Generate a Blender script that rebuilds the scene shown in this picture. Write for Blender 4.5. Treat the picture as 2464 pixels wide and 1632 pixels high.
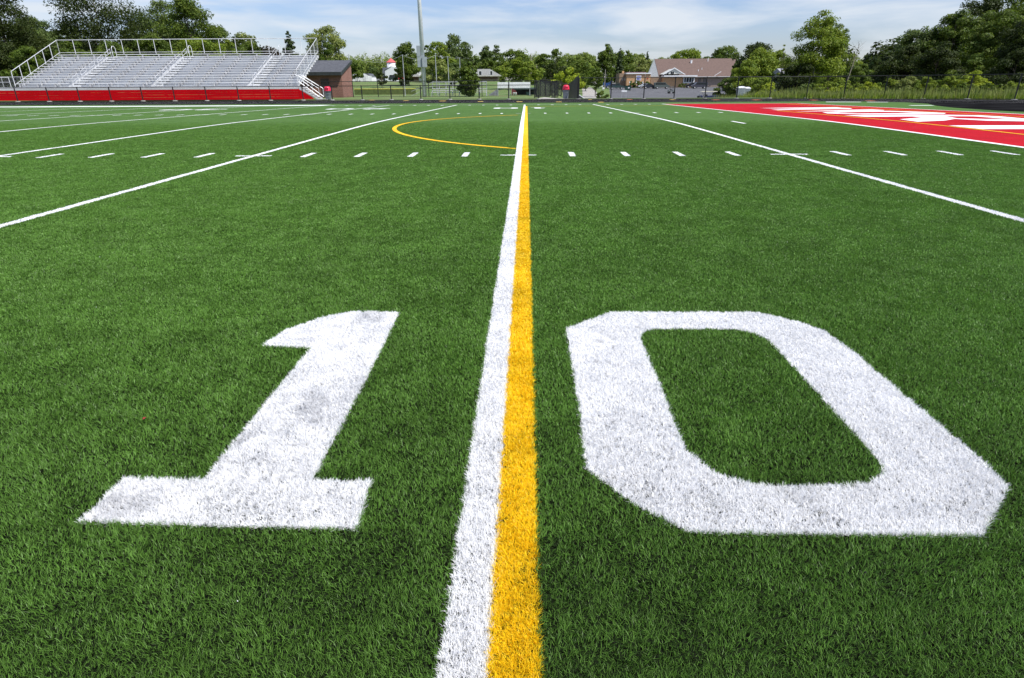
import bpy, math, random
import numpy as np
from mathutils import Vector, Matrix

# ------------------------------------------------------------------ scene, camera, world, sun
S = bpy.context.scene
COL = S.collection
for o in list(bpy.data.objects): bpy.data.objects.remove(o)
CX, CY, CH, FOC = 0.1348, 5.628, 1.06, 1439.13      # eye position, focal length in photo pixels
PIT, YAW, ROL = 0.4019, 0.025, -0.0058
_cp, _sp, _c, _s = math.cos(PIT), math.sin(PIT), math.cos(YAW), math.sin(YAW)
FW = np.array([-_s*_cp, _c*_cp, -_sp]); _r = np.array([_c, _s, 0.0]); _u = np.cross(_r, FW)
RT = math.cos(ROL)*_r + math.sin(ROL)*_u; UP = -math.sin(ROL)*_r + math.cos(ROL)*_u
EYE = np.array([CX, CY, CH])
cd = bpy.data.cameras.new("camera"); cam = bpy.data.objects.new("camera", cd); COL.objects.link(cam)
cd.sensor_width = 36.0; cd.lens = FOC/2464*36; cd.clip_start = 0.05; cd.clip_end = 6000
M = Matrix.Identity(4)
for i in range(3):
    M[i][0], M[i][1], M[i][2], M[i][3] = RT[i], UP[i], -FW[i], EYE[i]
cam.matrix_world = M
S.camera = cam
S.view_settings.view_transform = 'Standard'; S.view_settings.look = 'None'
S.view_settings.exposure = 0.48; S.view_settings.gamma = 1.0
S.cycles.max_bounces = 6; S.cycles.transparent_max_bounces = 24
S.cycles.diffuse_bounces = 3; S.cycles.glossy_bounces = 2; S.cycles.transmission_bounces = 3
S.cycles.use_denoising = True
SUN_EL, SUN_AZ = math.radians(56), math.radians(122)   # azimuth clockwise from +Y: right, a little behind the eye
w = bpy.data.worlds.new("World"); S.world = w; w.use_nodes = True
nt = w.node_tree; N = nt.nodes; L = nt.links
bg = N["Background"]; bg.inputs[1].default_value = 0.088
sky = N.new("ShaderNodeTexSky"); sky.sky_type = 'NISHITA'; sky.sun_disc = False
sky.sun_elevation = SUN_EL; sky.sun_rotation = SUN_AZ; sky.air_density = 1.25; sky.dust_density = 0.6; sky.ozone_density = 2.2
tc = N.new("ShaderNodeTexCoord")
mp = N.new("ShaderNodeMapping"); mp.inputs['Scale'].default_value = (2.4, 2.4, 15.0); mp.inputs['Location'].default_value = (0.4, 0.15, 0.9)
mp.inputs['Rotation'].default_value = (0.0, 0.03, 0.0)
n1 = N.new("ShaderNodeTexNoise"); n1.inputs['Scale'].default_value = 2.1; n1.inputs['Detail'].default_value = 8; n1.inputs['Roughness'].default_value = 0.52; n1.inputs['Distortion'].default_value = 0.3
r1 = N.new("ShaderNodeMapRange"); r1.inputs[1].default_value = 0.41; r1.inputs[2].default_value = 0.66; r1.inputs[3].default_value = 0.0; r1.inputs[4].default_value = 0.85
mx = N.new("ShaderNodeMix"); mx.data_type = 'RGBA'
tint = N.new("ShaderNodeMix"); tint.data_type = 'RGBA'; tint.blend_type = 'MULTIPLY'; tint.inputs[0].default_value = 1.0
tint.inputs[7].default_value = (0.80, 0.87, 1.20, 1)
mx.inputs[7].default_value = (6.5, 6.95, 7.5, 1)
L.new(tc.outputs['Generated'], mp.inputs['Vector']); L.new(mp.outputs[0], n1.inputs['Vector'])
L.new(n1.outputs[0], r1.inputs[0]); L.new(r1.outputs[0], mx.inputs[0])
L.new(sky.outputs[0], tint.inputs[6]); L.new(tint.outputs[2], mx.inputs[6]); L.new(mx.outputs[2], bg.inputs[0])
sl = bpy.data.lights.new("sun", 'SUN'); sl.energy = 4.4; sl.angle = math.radians(0.9); sl.color = (1.0, 0.965, 0.91)
so = bpy.data.objects.new("sun", sl); COL.objects.link(so)
_sd = Vector((math.sin(SUN_AZ)*math.cos(SUN_EL), math.cos(SUN_AZ)*math.cos(SUN_EL), math.sin(SUN_EL)))
so.rotation_euler = _sd.to_track_quat('Z', 'Y').to_euler(); so.location = (20, -20, 40)

rnd = random.Random(7); rng = np.random.default_rng(11)

# ------------------------------------------------------------------ geometry of the place
def ss(a, b, t):
    t = min(1.0, max(0.0, (t-a)/(b-a))); return t*t*(3-2*t)
def zc(Y):            # crowned playing field: 0.8 per cent fall either side of its middle
    Y = min(max(Y, -12.0), 52.0)
    return -.0079*(math.sqrt((Y-24.384)**2+4)-2)
def zt(x, Y):         # whole terrain
    z = zc(Y)
    if Y > 72:
        a = (x-CX)/(Y-CY)
        left = 2.15*ss(86, 160, Y) + 1.2*ss(160, 330, Y)
        dip = -0.3*ss(69, 76, Y) - 1.25*ss(74, 108, Y) + 1.75*ss(140, 250, Y)
        far = -0.1
        wl = 1-ss(0.015, 0.075, a)
        wr = ss(0.40, 0.48, a)
        z += wl*left + (1-wl)*((1-wr)*dip + wr*far)
    return z
def ray(u, v): return FW + RT*(u-1232)/FOC - UP*(v-816)/FOC
def at(u, v, Y):      # photo pixel -> the point at depth Y
    d = ray(u, v); t = (Y-CY)/d[1]; return EYE + t*d
def xat(u, Y, v=215): return float(at(u, v, Y)[0])
def zat(v, Y, u=1266): return float(at(u, v, Y)[2])

# ------------------------------------------------------------------ materials
MATS = {}
def mat(name, col, rough=0.7, var=0.12, scale=3.0, metal=0.0, spec=0.4, bump=0.0, bscale=40, col2=None, stretch=None, island=0.0, trans=0.0, detail=5, c2rng=(0.4, 0.65)):
    if name in MATS: return MATS[name]
    m = bpy.data.materials.new(name); m.use_nodes = True; t = m.node_tree; n = t.nodes; l = t.links
    b = n["Principled BSDF"]; b.inputs['Roughness'].default_value = rough; b.inputs['Metallic'].default_value = metal
    b.inputs['Specular IOR Level'].default_value = spec
    co = n.new("ShaderNodeTexCoord"); vec = co.outputs['Object']
    if stretch:
        mm = n.new("ShaderNodeMapping"); mm.inputs['Scale'].default_value = stretch; l.new(vec, mm.inputs[0]); vec = mm.outputs[0]
    no = n.new("ShaderNodeTexNoise"); no.inputs['Scale'].default_value = scale; no.inputs['Detail'].default_value = detail; l.new(vec, no.inputs['Vector'])
    x = n.new("ShaderNodeMix"); x.data_type = 'RGBA'
    c2 = col2 or tuple(max(0, c*(1-2*var)) for c in col)
    c1 = col if col2 else tuple(min(1, c*(1+var)) for c in col)
    x.inputs[6].default_value = (*c1, 1); x.inputs[7].default_value = (*c2, 1)
    rg = n.new("ShaderNodeMapRange"); rg.inputs[1].default_value = c2rng[0]; rg.inputs[2].default_value = c2rng[1]
    l.new(no.outputs[0], rg.inputs[0]); l.new(rg.outputs[0], x.inputs[0]); out = x.outputs[2]
    if island:
        g = n.new("ShaderNodeNewGeometry"); hs = n.new("ShaderNodeHueSaturation")
        a = n.new("ShaderNodeMapRange"); a.inputs[3].default_value = 1-island; a.inputs[4].default_value = 1+island
        l.new(g.outputs['Random Per Island'], a.inputs[0]); l.new(a.outputs[0], hs.inputs['Value'])
        h2 = n.new("ShaderNodeMath"); h2.operation = 'MULTIPLY'; h2.inputs[1].default_value = 7.31
        h3 = n.new("ShaderNodeMath"); h3.operation = 'FRACT'; l.new(g.outputs['Random Per Island'], h2.inputs[0]); l.new(h2.outputs[0], h3.inputs[0])
        h4 = n.new("ShaderNodeMapRange"); h4.inputs[3].default_value = 0.485; h4.inputs[4].default_value = 0.515
        l.new(h3.outputs[0], h4.inputs[0]); l.new(h4.outputs[0], hs.inputs['Hue'])
        l.new(out, hs.inputs['Color']); out = hs.outputs[0]
    l.new(out, b.inputs['Base Color'])
    if bump:
        nb = n.new("ShaderNodeTexNoise"); nb.inputs['Scale'].default_value = bscale; nb.inputs['Detail'].default_value = 4; l.new(vec, nb.inputs['Vector'])
        bp = n.new("ShaderNodeBump"); bp.inputs['Strength'].default_value = bump; bp.inputs['Distance'].default_value = 0.02
        l.new(nb.outputs[0], bp.inputs['Height']); l.new(bp.outputs[0], b.inputs['Normal'])
    if trans:
        tr = n.new("ShaderNodeBsdfTranslucent"); l.new(out, tr.inputs[0]); ms = n.new("ShaderNodeMixShader"); ms.inputs[0].default_value = trans
        l.new(b.outputs[0], ms.inputs[1]); l.new(tr.outputs[0], ms.inputs[2]); l.new(ms.outputs[0], n["Material Output"].inputs[0])
    MATS[name] = m; return m

def wire_mat(name, col, cell, wire, cover=None):       # chain-link netting woven in a flat sheet
    if name in MATS: return MATS[name]
    m = bpy.data.materials.new(name); m.use_nodes = True; t = m.node_tree; n = t.nodes; l = t.links
    b = n["Principled BSDF"]; b.inputs['Base Color'].default_value = (*col, 1); b.inputs['Roughness'].default_value = 0.5
    co = n.new("ShaderNodeTexCoord"); sp = n.new("ShaderNodeSeparateXYZ"); l.new(co.outputs['Object'], sp.inputs[0])
    ad = n.new("ShaderNodeMath"); ad.operation = 'ADD'; l.new(sp.outputs[0], ad.inputs[0]); l.new(sp.outputs[1], ad.inputs[1])
    res = []
    for op in ('ADD', 'SUBTRACT'):
        q = n.new("ShaderNodeMath"); q.operation = op; l.new(ad.outputs[0], q.inputs[0]); l.new(sp.outputs[2], q.inputs[1])
        k = n.new("ShaderNodeMath"); k.operation = 'PINGPONG'; k.inputs[1].default_value = cell/2; l.new(q.outputs[0], k.inputs[0])
        g = n.new("ShaderNodeMath"); g.operation = 'LESS_THAN'; g.inputs[1].default_value = wire; l.new(k.outputs[0], g.inputs[0]); res.append(g)
    mm = n.new("ShaderNodeMath"); mm.operation = 'MAXIMUM'; l.new(res[0].outputs[0], mm.inputs[0]); l.new(res[1].outputs[0], mm.inputs[1])
    tr = n.new("ShaderNodeBsdfTransparent"); ms = n.new("ShaderNodeMixShader")
    l.new(mm.outputs[0], ms.inputs[0]); l.new(tr.outputs[0], ms.inputs[1]); l.new(b.outputs[0], ms.inputs[2]); l.new(ms.outputs[0], n["Material Output"].inputs[0])
    MATS[name] = m; return m

def brick_mat(name, c1, c2, mortar, sc=1.0):
    if name in MATS: return MATS[name]
    m = bpy.data.materials.new(name); m.use_nodes = True; t = m.node_tree; n = t.nodes; l = t.links
    b = n["Principled BSDF"]; b.inputs['Roughness'].default_value = 0.9
    co = n.new("ShaderNodeTexCoord"); sp = n.new("ShaderNodeSeparateXYZ"); l.new(co.outputs['Object'], sp.inputs[0])
    ad = n.new("ShaderNodeMath"); l.new(sp.outputs[0], ad.inputs[0]); l.new(sp.outputs[1], ad.inputs[1])
    cb = n.new("ShaderNodeCombineXYZ"); l.new(ad.outputs[0], cb.inputs[0]); l.new(sp.outputs[2], cb.inputs[1])
    br = n.new("ShaderNodeTexBrick"); br.inputs['Scale'].default_value = sc; br.inputs['Color1'].default_value = (*c1, 1); br.inputs['Color2'].default_value = (*c2, 1)
    br.inputs['Mortar'].default_value = (*mortar, 1); br.inputs['Brick Width'].default_value = 0.25; br.inputs['Row Height'].default_value = 0.09; br.inputs['Mortar Size'].default_value = 0.01
    no = n.new("ShaderNodeTexNoise"); no.inputs['Scale'].default_value = 0.9; no.inputs['Detail'].default_value = 5
    rg = n.new("ShaderNodeMapRange"); rg.inputs[3].default_value = 0.75; rg.inputs[4].default_value = 1.2
    l.new(co.outputs['Object'], no.inputs['Vector']); l.new(no.outputs[0], rg.inputs[0])
    hs = n.new("ShaderNodeHueSaturation"); l.new(rg.outputs[0], hs.inputs['Value'])
    l.new(cb.outputs[0], br.inputs['Vector']); l.new(br.outputs[0], hs.inputs['Color']); l.new(hs.outputs[0], b.inputs['Base Color'])
    MATS[name] = m; return m

# turf
def turf_mat(name, c1, c2, rough=0.75, fine=1.0):
    """matted fibre pile seen from afar: fine grain over broad mottling"""
    m = bpy.data.materials.new(name); m.use_nodes = True; t = m.node_tree; n = t.nodes; l = t.links
    b = n["Principled BSDF"]; b.inputs['Roughness'].default_value = rough; b.inputs['Specular IOR Level'].default_value = 0.10
    co = n.new("ShaderNodeTexCoord")
    def noise(sc, det=3, st=None, ro=0.5):
        q = n.new("ShaderNodeTexNoise"); q.inputs['Scale'].default_value = sc; q.inputs['Detail'].default_value = det; q.inputs['Roughness'].default_value = ro
        if st:
            mm = n.new("ShaderNodeMapping"); mm.inputs['Scale'].default_value = st; l.new(co.outputs['Object'], mm.inputs[0]); l.new(mm.outputs[0], q.inputs['Vector'])
        else: l.new(co.outputs['Object'], q.inputs['Vector'])
        return q.outputs[0]
    def mr(s, a, bb, c, d):
        r = n.new("ShaderNodeMapRange"); r.inputs[1].default_value = a; r.inputs[2].default_value = bb; r.inputs[3].default_value = c; r.inputs[4].default_value = d
        l.new(s, r.inputs[0]); return r.outputs[0]
    def mul(a, bb):
        q = n.new("ShaderNodeMath"); q.operation = 'MULTIPLY'; l.new(a, q.inputs[0]); l.new(bb, q.inputs[1]); return q.outputs[0]
    g1 = mr(noise(45, 4, (1, 0.45, 1), 0.7), 0.3, 0.7, 1-0.35*fine, 1+0.35*fine)
    g2 = mr(noise(7, 4, (0.8, 0.5, 1), 0.65), 0.3, 0.7, 1-0.16*fine, 1+0.16*fine)
    g3 = mr(noise(0.35, 4, (0.6, 1, 1)), 0.3, 0.7, 0.93, 1.07)
    v = mul(mul(g1, g2), g3)
    x = n.new("ShaderNodeMix"); x.data_type = 'RGBA'; x.inputs[6].default_value = (*c1, 1); x.inputs[7].default_value = (*c2, 1)
    l.new(mr(noise(1.3, 5), 0.4, 0.62, 0, 1), x.inputs[0])
    hs = n.new("ShaderNodeHueSaturation"); l.new(x.outputs[2], hs.inputs['Color']); l.new(v, hs.inputs['Value']); l.new(hs.outputs[0], b.inputs['Base Color'])
    bp = n.new("ShaderNodeBump"); bp.inputs['Strength'].default_value = 0.5; bp.inputs['Distance'].default_value = 0.02
    l.new(noise(60, 4), bp.inputs['Height']); l.new(bp.outputs[0], b.inputs['Normal'])
    MATS[name] = m; return m
def blade_mat(name, c1, c2, rough, spec, isl, trans, dirt=None, mott=(0.86, 1.12), spots=None):
    """plastic grass fibres, each a little different; optional worn grey patches"""
    m = bpy.data.materials.new(name); m.use_nodes = True; t = m.node_tree; n = t.nodes; l = t.links
    b = n["Principled BSDF"]; b.inputs['Roughness'].default_value = rough; b.inputs['Specular IOR Level'].default_value = spec
    co = n.new("ShaderNodeTexCoord"); g = n.new("ShaderNodeNewGeometry")
    x = n.new("ShaderNodeMix"); x.data_type = 'RGBA'; x.inputs[6].default_value = (*c1, 1); x.inputs[7].default_value = (*c2, 1)
    f = n.new("ShaderNodeMath"); f.operation = 'MULTIPLY'; f.inputs[1].default_value = 13.7
    f2 = n.new("ShaderNodeMath"); f2.operation = 'FRACT'; l.new(g.outputs['Random Per Island'], f.inputs[0]); l.new(f.outputs[0], f2.inputs[0]); l.new(f2.outputs[0], x.inputs[0])
    a = n.new("ShaderNodeMapRange"); a.inputs[3].default_value = 1-isl; a.inputs[4].default_value = 1+isl; l.new(g.outputs['Random Per Island'], a.inputs[0])
    no = n.new("ShaderNodeTexNoise"); no.inputs['Scale'].default_value = 2.6; no.inputs['Detail'].default_value = 5; l.new(co.outputs['Object'], no.inputs['Vector'])
    r = n.new("ShaderNodeMapRange"); r.inputs[1].default_value = 0.3; r.inputs[2].default_value = 0.7; r.inputs[3].default_value = mott[0]; r.inputs[4].default_value = mott[1]; l.new(no.outputs[0], r.inputs[0])
    mu = n.new("ShaderNodeMath"); mu.operation = 'MULTIPLY'; l.new(a.outputs[0], mu.inputs[0]); l.new(r.outputs[0], mu.inputs[1])
    hs = n.new("ShaderNodeHueSaturation"); l.new(x.outputs[2], hs.inputs['Color']); l.new(mu.outputs[0], hs.inputs['Value']); out = hs.outputs[0]
    if dirt:
        nd = n.new("ShaderNodeTexNoise"); nd.inputs['Scale'].default_value = dirt[1]; nd.inputs['Detail'].default_value = 6; nd.inputs['Roughness'].default_value = 0.62; l.new(co.outputs['Object'], nd.inputs['Vector'])
        rd = n.new("ShaderNodeMapRange"); rd.inputs[1].default_value = dirt[2]; rd.inputs[2].default_value = dirt[2]+0.16; rd.inputs[4].default_value = dirt[3]; l.new(nd.outputs[0], rd.inputs[0])
        fac = rd.outputs[0]
        if spots:
            acc_ = None
            for (cx_, cy_, rr_) in spots:
                vm = n.new("ShaderNodeVectorMath"); vm.operation = 'DISTANCE'; vm.inputs[1].default_value = (cx_, cy_, zc(cy_)+.015); l.new(co.outputs['Object'], vm.inputs[0])
                mr_ = n.new("ShaderNodeMapRange"); mr_.inputs[1].default_value = rr_*.25; mr_.inputs[2].default_value = rr_; mr_.inputs[3].default_value = 1; mr_.inputs[4].default_value = 0; l.new(vm.outputs['Value'], mr_.inputs[0])
                if acc_ is None: acc_ = mr_.outputs[0]
                else:
                    q_ = n.new("ShaderNodeMath"); q_.operation = 'MAXIMUM'; l.new(acc_, q_.inputs[0]); l.new(mr_.outputs[0], q_.inputs[1]); acc_ = q_.outputs[0]
            q_ = n.new("ShaderNodeMath"); q_.operation = 'MULTIPLY'; l.new(acc_, q_.inputs[0]); l.new(fac, q_.inputs[1]); fac = q_.outputs[0]
        xd = n.new("ShaderNodeMix"); xd.data_type = 'RGBA'; xd.inputs[7].default_value = (*dirt[0], 1); l.new(fac, xd.inputs[0]); l.new(out, xd.inputs[6]); out = xd.outputs[2]
    l.new(out, b.inputs['Base Color'])
    if trans:
        tr = n.new("ShaderNodeBsdfTranslucent"); l.new(out, tr.inputs[0]); ms = n.new("ShaderNodeMixShader"); ms.inputs[0].default_value = trans
        l.new(b.outputs[0], ms.inputs[1]); l.new(tr.outputs[0], ms.inputs[2]); l.new(ms.outputs[0], n["Material Output"].inputs[0])
    MATS[name] = m; return m

T_GREEN = turf_mat('turf_green', (0.057, 0.120, 0.021), (0.070, 0.138, 0.027))
T_WHITE = turf_mat('turf_white', (0.80, 0.80, 0.80), (0.72, 0.72, 0.74), fine=0.3)
T_YELL = turf_mat('turf_yellow', (0.82, 0.47, 0.02), (0.76, 0.42, 0.02), fine=0.4)
T_RED = turf_mat('turf_red', (0.40, 0.001, 0.008), (0.35, 0.001, 0.006), fine=0.5)
T_BASE = mat('pile_backing', (0.012, 0.026, 0.009), 0.95, var=0.3, scale=60)
B_GREEN = blade_mat('fibre_green', (0.092, 0.202, 0.024), (0.152, 0.298, 0.054), 0.45, 0.35, 0.35, 0.36)
B_WHITE = blade_mat('fibre_white', (0.95, 0.945, 0.935), (0.91, 0.91, 0.91), 0.55, 0.3, 0.05, 0.34, ((0.42, 0.43, 0.44), 5.5, 0.68, 0.45), (0.97, 1.03))
B_WORN = blade_mat('fibre_white_worn', (0.95, 0.945, 0.935), (0.91, 0.91, 0.91), 0.55, 0.3, 0.05, 0.34, ((0.34, 0.35, 0.38), 9.0, 0.42, 0.46), (0.97, 1.03), [(-.68, 7.68, .21), (-.86, 7.40, .17), (-1.08, 7.10, .14), (-.72, 8.62, .12), (-.60, 7.85, .12)])
B_YELL = blade_mat('fibre_yellow', (0.93, 0.60, 0.004), (0.90, 0.67, 0.02), 0.45, 0.4, 0.14, 0.25)

# ------------------------------------------------------------------ builders
def tag(o, label=None, cat=None, group=None, kind=None):
    if label: o['label'] = label
    if cat: o['category'] = cat
    if group: o['group'] = group
    if kind: o['kind'] = kind
    return o
def empty(name, loc, label, cat, group=None):
    o = bpy.data.objects.new(name, None); COL.objects.link(o); o.location = loc; o.empty_display_size = 0.3
    return tag(o, label, cat, group)
class MB:
    def __init__(s): s.v = []; s.f = []
    def add(s, vs, fs):
        b = len(s.v); s.v += [tuple(map(float, p)) for p in vs]; s.f += [tuple(b+i for i in f) for f in fs]; return s
    def box(s, x0, x1, y0, y1, z0, z1):
        return s.add([(x0,y0,z0),(x1,y0,z0),(x1,y1,z0),(x0,y1,z0),(x0,y0,z1),(x1,y0,z1),(x1,y1,z1),(x0,y1,z1)],
                     [(0,3,2,1),(4,5,6,7),(0,1,5,4),(1,2,6,5),(2,3,7,6),(3,0,4,7)])
    def tube(s, p, q, r, r2=None, n=6):
        p, q = Vector(p), Vector(q); d = (q-p)
        if d.length < 1e-6: return s
        d.normalize(); a = d.orthogonal().normalized(); b = d.cross(a); r2 = r if r2 is None else r2
        vs = []
        for (c, rr) in ((p, r), (q, r2)):
            for i in range(n):
                t = 2*math.pi*i/n; vs.append(c + (a*math.cos(t)+b*math.sin(t))*rr)
        fs = [(i, (i+1) % n, n+(i+1) % n, n+i) for i in range(n)] + [tuple(range(n-1, -1, -1)), tuple(range(n, 2*n))]
        return s.add(vs, fs)
    def path(s, pts, r, n=6):
        for a, b in zip(pts[:-1], pts[1:]): s.tube(a, b, r, n=n)
        return s
    def lathe(s, cx, cy, prof, n=20):
        vs = []; m = len(prof)
        for (r, z) in prof:
            for i in range(n):
                t = 2*math.pi*i/n; vs.append((cx+r*math.cos(t), cy+r*math.sin(t), z))
        fs = []
        for j in range(m-1):
            for i in range(n): fs.append((j*n+i, j*n+(i+1) % n, (j+1)*n+(i+1) % n, (j+1)*n+i))
        fs += [tuple(range(n-1, -1, -1)), tuple(range((m-1)*n, m*n))]
        return s.add(vs, fs)
    def prism_y(s, poly, y0, y1):     # poly in (x, z), extruded along y
        n = len(poly); vs = [(x, y0, z) for x, z in poly] + [(x, y1, z) for x, z in poly]
        return s.add(vs, [tuple(range(n)), tuple(range(2*n-1, n-1, -1))] + [(i, n+i, n+(i+1) % n, (i+1) % n) for i in range(n)])
    def prism_x(s, poly, x0, x1):     # poly in (y, z), extruded along x
        n = len(poly); vs = [(x0, y, z) for y, z in poly] + [(x1, y, z) for y, z in poly]
        return s.add(vs, [tuple(range(n-1, -1, -1)), tuple(range(n, 2*n))] + [(i, (i+1) % n, n+(i+1) % n, n+i) for i in range(n)])
    def quad(s, a, b, c, d): return s.add([a, b, c, d], [(0, 1, 2, 3)])
    def build(s, name, m, parent=None, smooth=False, **kw):
        me = bpy.data.meshes.new(name); o = (0, 0, 0)
        if parent is not None:
            o = Vector(parent.location); p = parent.parent
            while p is not None: o = o + Vector(p.location); p = p.parent
        me.from_pydata([(v[0]-o[0], v[1]-o[1], v[2]-o[2]) for v in s.v], [], s.f); me.update()
        if smooth: me.polygons.foreach_set('use_smooth', [True]*len(me.polygons))
        me.materials.append(m); ob = bpy.data.objects.new(name, me); COL.objects.link(ob)
        if parent is not None: ob.parent = parent
        return tag(ob, **kw) if kw else ob
def np_mesh(name, V, sizes, m, mats=None, midx=None):
    """vertices used once, in order, by faces with the given corner counts over an index list"""
    me = bpy.data.meshes.new(name); idx, starts = sizes
    me.vertices.add(len(V)); me.vertices.foreach_set('co', V.astype(np.float32).ravel())
    me.loops.add(len(idx)); me.loops.foreach_set('vertex_index', idx.astype(np.int32))
    me.polygons.add(len(starts)); me.polygons.foreach_set('loop_start', starts.astype(np.int32))
    for q in ([m] if mats is None else mats): me.materials.append(q)
    if midx is not None: me.polygons.foreach_set('material_index', midx.astype(np.int32))
    me.update(calc_edges=True); o = bpy.data.objects.new(name, me); COL.objects.link(o); return o

# ------------------------------------------------------------------ ground sheets (all follow the same terrain)
def sheet(name, xs, ys, m, off, zf=zt, **kw):
    mb = MB(); nx, ny = len(xs), len(ys)
    mb.add([(x, y, zf(x, y)+off) for y in ys for x in xs], [(j*nx+i, j*nx+i+1, (j+1)*nx+i+1, (j+1)*nx+i) for j in range(ny-1) for i in range(nx-1)])
    return mb.build(name, m, **kw)
YS = [-12+1.0*i for i in range(0, 66)]
def seg_y(y0, y1, step=1.0):
    n = max(1, int(math.ceil((y1-y0)/step))); return [y0+(y1-y0)*i/n for i in range(n+1)]
def strip(mb, x0, x1, y0, y1, off):       # band along the field's crown
    ys = seg_y(y0, y1)
    for a, b in zip(ys[:-1], ys[1:]):
        mb.quad((x0, a, zc(a)+off), (x1, a, zc(a)+off), (x1, b, zc(b)+off), (x0, b, zc(b)+off))
def clip_poly(poly, a, side):             # Sutherland-Hodgman against y=a
    out = []
    for i in range(len(poly)):
        p, q = poly[i], poly[(i+1) % len(poly)]; ip = (p[1] >= a) == side; iq = (q[1] >= a) == side
        if ip: out.append(p)
        if ip != iq:
            t = (a-p[1])/(q[1]-p[1]); out.append((p[0]+t*(q[0]-p[0]), a))
    return out
def drape(mb, poly, off, step=1.5):       # polygon laid over the crown (convex in slices)
    y0, y1 = min(p[1] for p in poly), max(p[1] for p in poly)
    ys = seg_y(y0, y1, step)
    for a, b in zip(ys[:-1], ys[1:]):
        q = clip_poly(clip_poly(poly, a, True), b, False)
        if len(q) >= 3: mb.add([(x, y, zc(y)+off) for x, y in q], [tuple(range(len(q)))])
def arc(cx, cy, r, a0, a1, n): return [(cx+r*math.cos(a0+(a1-a0)*i/n), cy+r*math.sin(a0+(a1-a0)*i/n)) for i in range(n+1)]
def ribbon(mb, pts, wd, off, zf=zt):
    for i in range(len(pts)-1):
        a, b = Vector(pts[i]), Vector(pts[i+1]); d = (b-a)
        n_ = Vector((-d.y, d.x)).normalized()*wd/2
        c = [a-n_, b-n_, b+n_, a+n_]; mb.add([(p.x, p.y, zf(p.x, p.y)+off) for p in c], [(0, 1, 2, 3)])

# far ground
G_LAWN = mat('lawn', (0.085, 0.150, 0.032), 0.95, scale=0.25, col2=(0.150, 0.175, 0.060), island=0, bump=0.4, bscale=6)
G_ASPH = mat('asphalt', (0.10, 0.10, 0.106), 0.9, var=0.12, scale=0.35, bump=0.2, bscale=30)
G_PAVE = mat('pale_pavement', (0.33, 0.31, 0.285), 0.9, var=0.1, scale=0.3)
G_TRACK = mat('black_track_rubber', (0.013, 0.013, 0.014), 1.0, var=0.3, scale=0.5, spec=0.0)
xs = sorted(set([-2500, -900, -420, -260, -180, -140, -110, -90]+[-80+4*i for i in range(0, 56)]+[150, 170, 200, 260, 420, 900, 2500]))
ys = sorted(set([-900, -200, -60, -30]+YS+[54+2*i for i in range(1, 60)]+[175, 185, 200, 215, 235, 250, 280, 330, 420, 700, 1400, 3500]))
sheet('ground', xs, ys, G_LAWN, -0.05, kind='structure')
# running track: straight along the far side, half circle round the end on the right
TC = (12.0, 24.4); TO, TI = 43.2, 30.0
mb = MB()
strip(mb, -120, 12.0, TC[1]+TI-1.5, TC[1]+TO, -0.03)
pts_o = arc(TC[0], TC[1], TO, math.pi/2, -math.pi/2, 60)
mb2 = MB()
prev = None
for k in range(60):
    a0, a1 = math.pi/2-math.pi*k/60, math.pi/2-math.pi*(k+1)/60
    for r0, r1 in [(0.01+6.17*j, 6.17*(j+1)+0.01) for j in range(7)]:
        q = [(TC[0]+r*math.cos(a), TC[1]+r*math.sin(a)) for r, a in ((r0, a0), (r1, a0), (r1, a1), (r0, a1))]
        mb.add([(x, y, zc(y)-0.03) for x, y in q], [(0, 3, 2, 1)])
mb.build('running_track', G_TRACK, kind='structure')
mk = mat('lane_paint', (0.42, 0.42, 0.40), 0.8, var=0.2, scale=4)
mb = MB()
for k in range(9):
    r = TI+1.4+1.07*k
    ribbon(mb, [(-120, TC[1]+r)]+[(-120+6*i, TC[1]+r) for i in range(1, 22)]+[(TC[0], TC[1]+r)]+arc(TC[0], TC[1], r, math.pi/2, -math.pi/2, 80), 0.05, -0.026, zf=lambda x, y: zc(y))
mb.build('lane_lines', mk, kind='structure', label='thin white lane lines on the black running track')
ym = mat('yellow_track_paint', (0.62, 0.42, 0.08), 0.8); rmk = mat('orange_track_paint', (0.55, 0.16, 0.05), 0.8)
YM = []
for (u, v, wpx, m_) in [(812, 240.4, 10, ym), (895, 241.1, 12, ym), (977, 242.4, 11, ym), (1065, 243.4, 14, ym), (1156, 244.5, 11, ym), (1250, 245, 12, ym), (1345, 245.5, 11, ym), (1420, 240, 8, ym), (1446, 246.2, 10, ym),
                        (1515, 239.6, 11, rmk), (1618, 240.2, 10, ym), (1723, 240.6, 14, rmk), (1820, 240.7, 16, rmk), (1958, 241.2, 12, rmk), (2095, 243, 12, rmk)]:
    d = ray(u, v)
    Y = 54.
    for t in np.linspace(48, 62, 200):
        p = EYE+d*t/d[1]
        if p[2] <= zc(p[1])-.026: Y = p[1]; break
    x = xat(u, Y, v); hw = wpx/2/24.
    q = MB().add([(x-hw, Y-.55, zc(Y)-.022), (x+hw, Y-.55, zc(Y)-.022), (x+hw, Y+.55, zc(Y)-.022), (x-hw, Y+.55, zc(Y)-.022)], [(0, 1, 2, 3)])
    YM.append(q)
    q.build('track_mark', m_, label='short %s paint mark across a lane of the black track' % ('yellow' if m_ is ym else 'orange'), cat='track marking', group='%s exchange marks on the track' % ('yellow' if m_ is ym else 'orange'))
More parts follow.
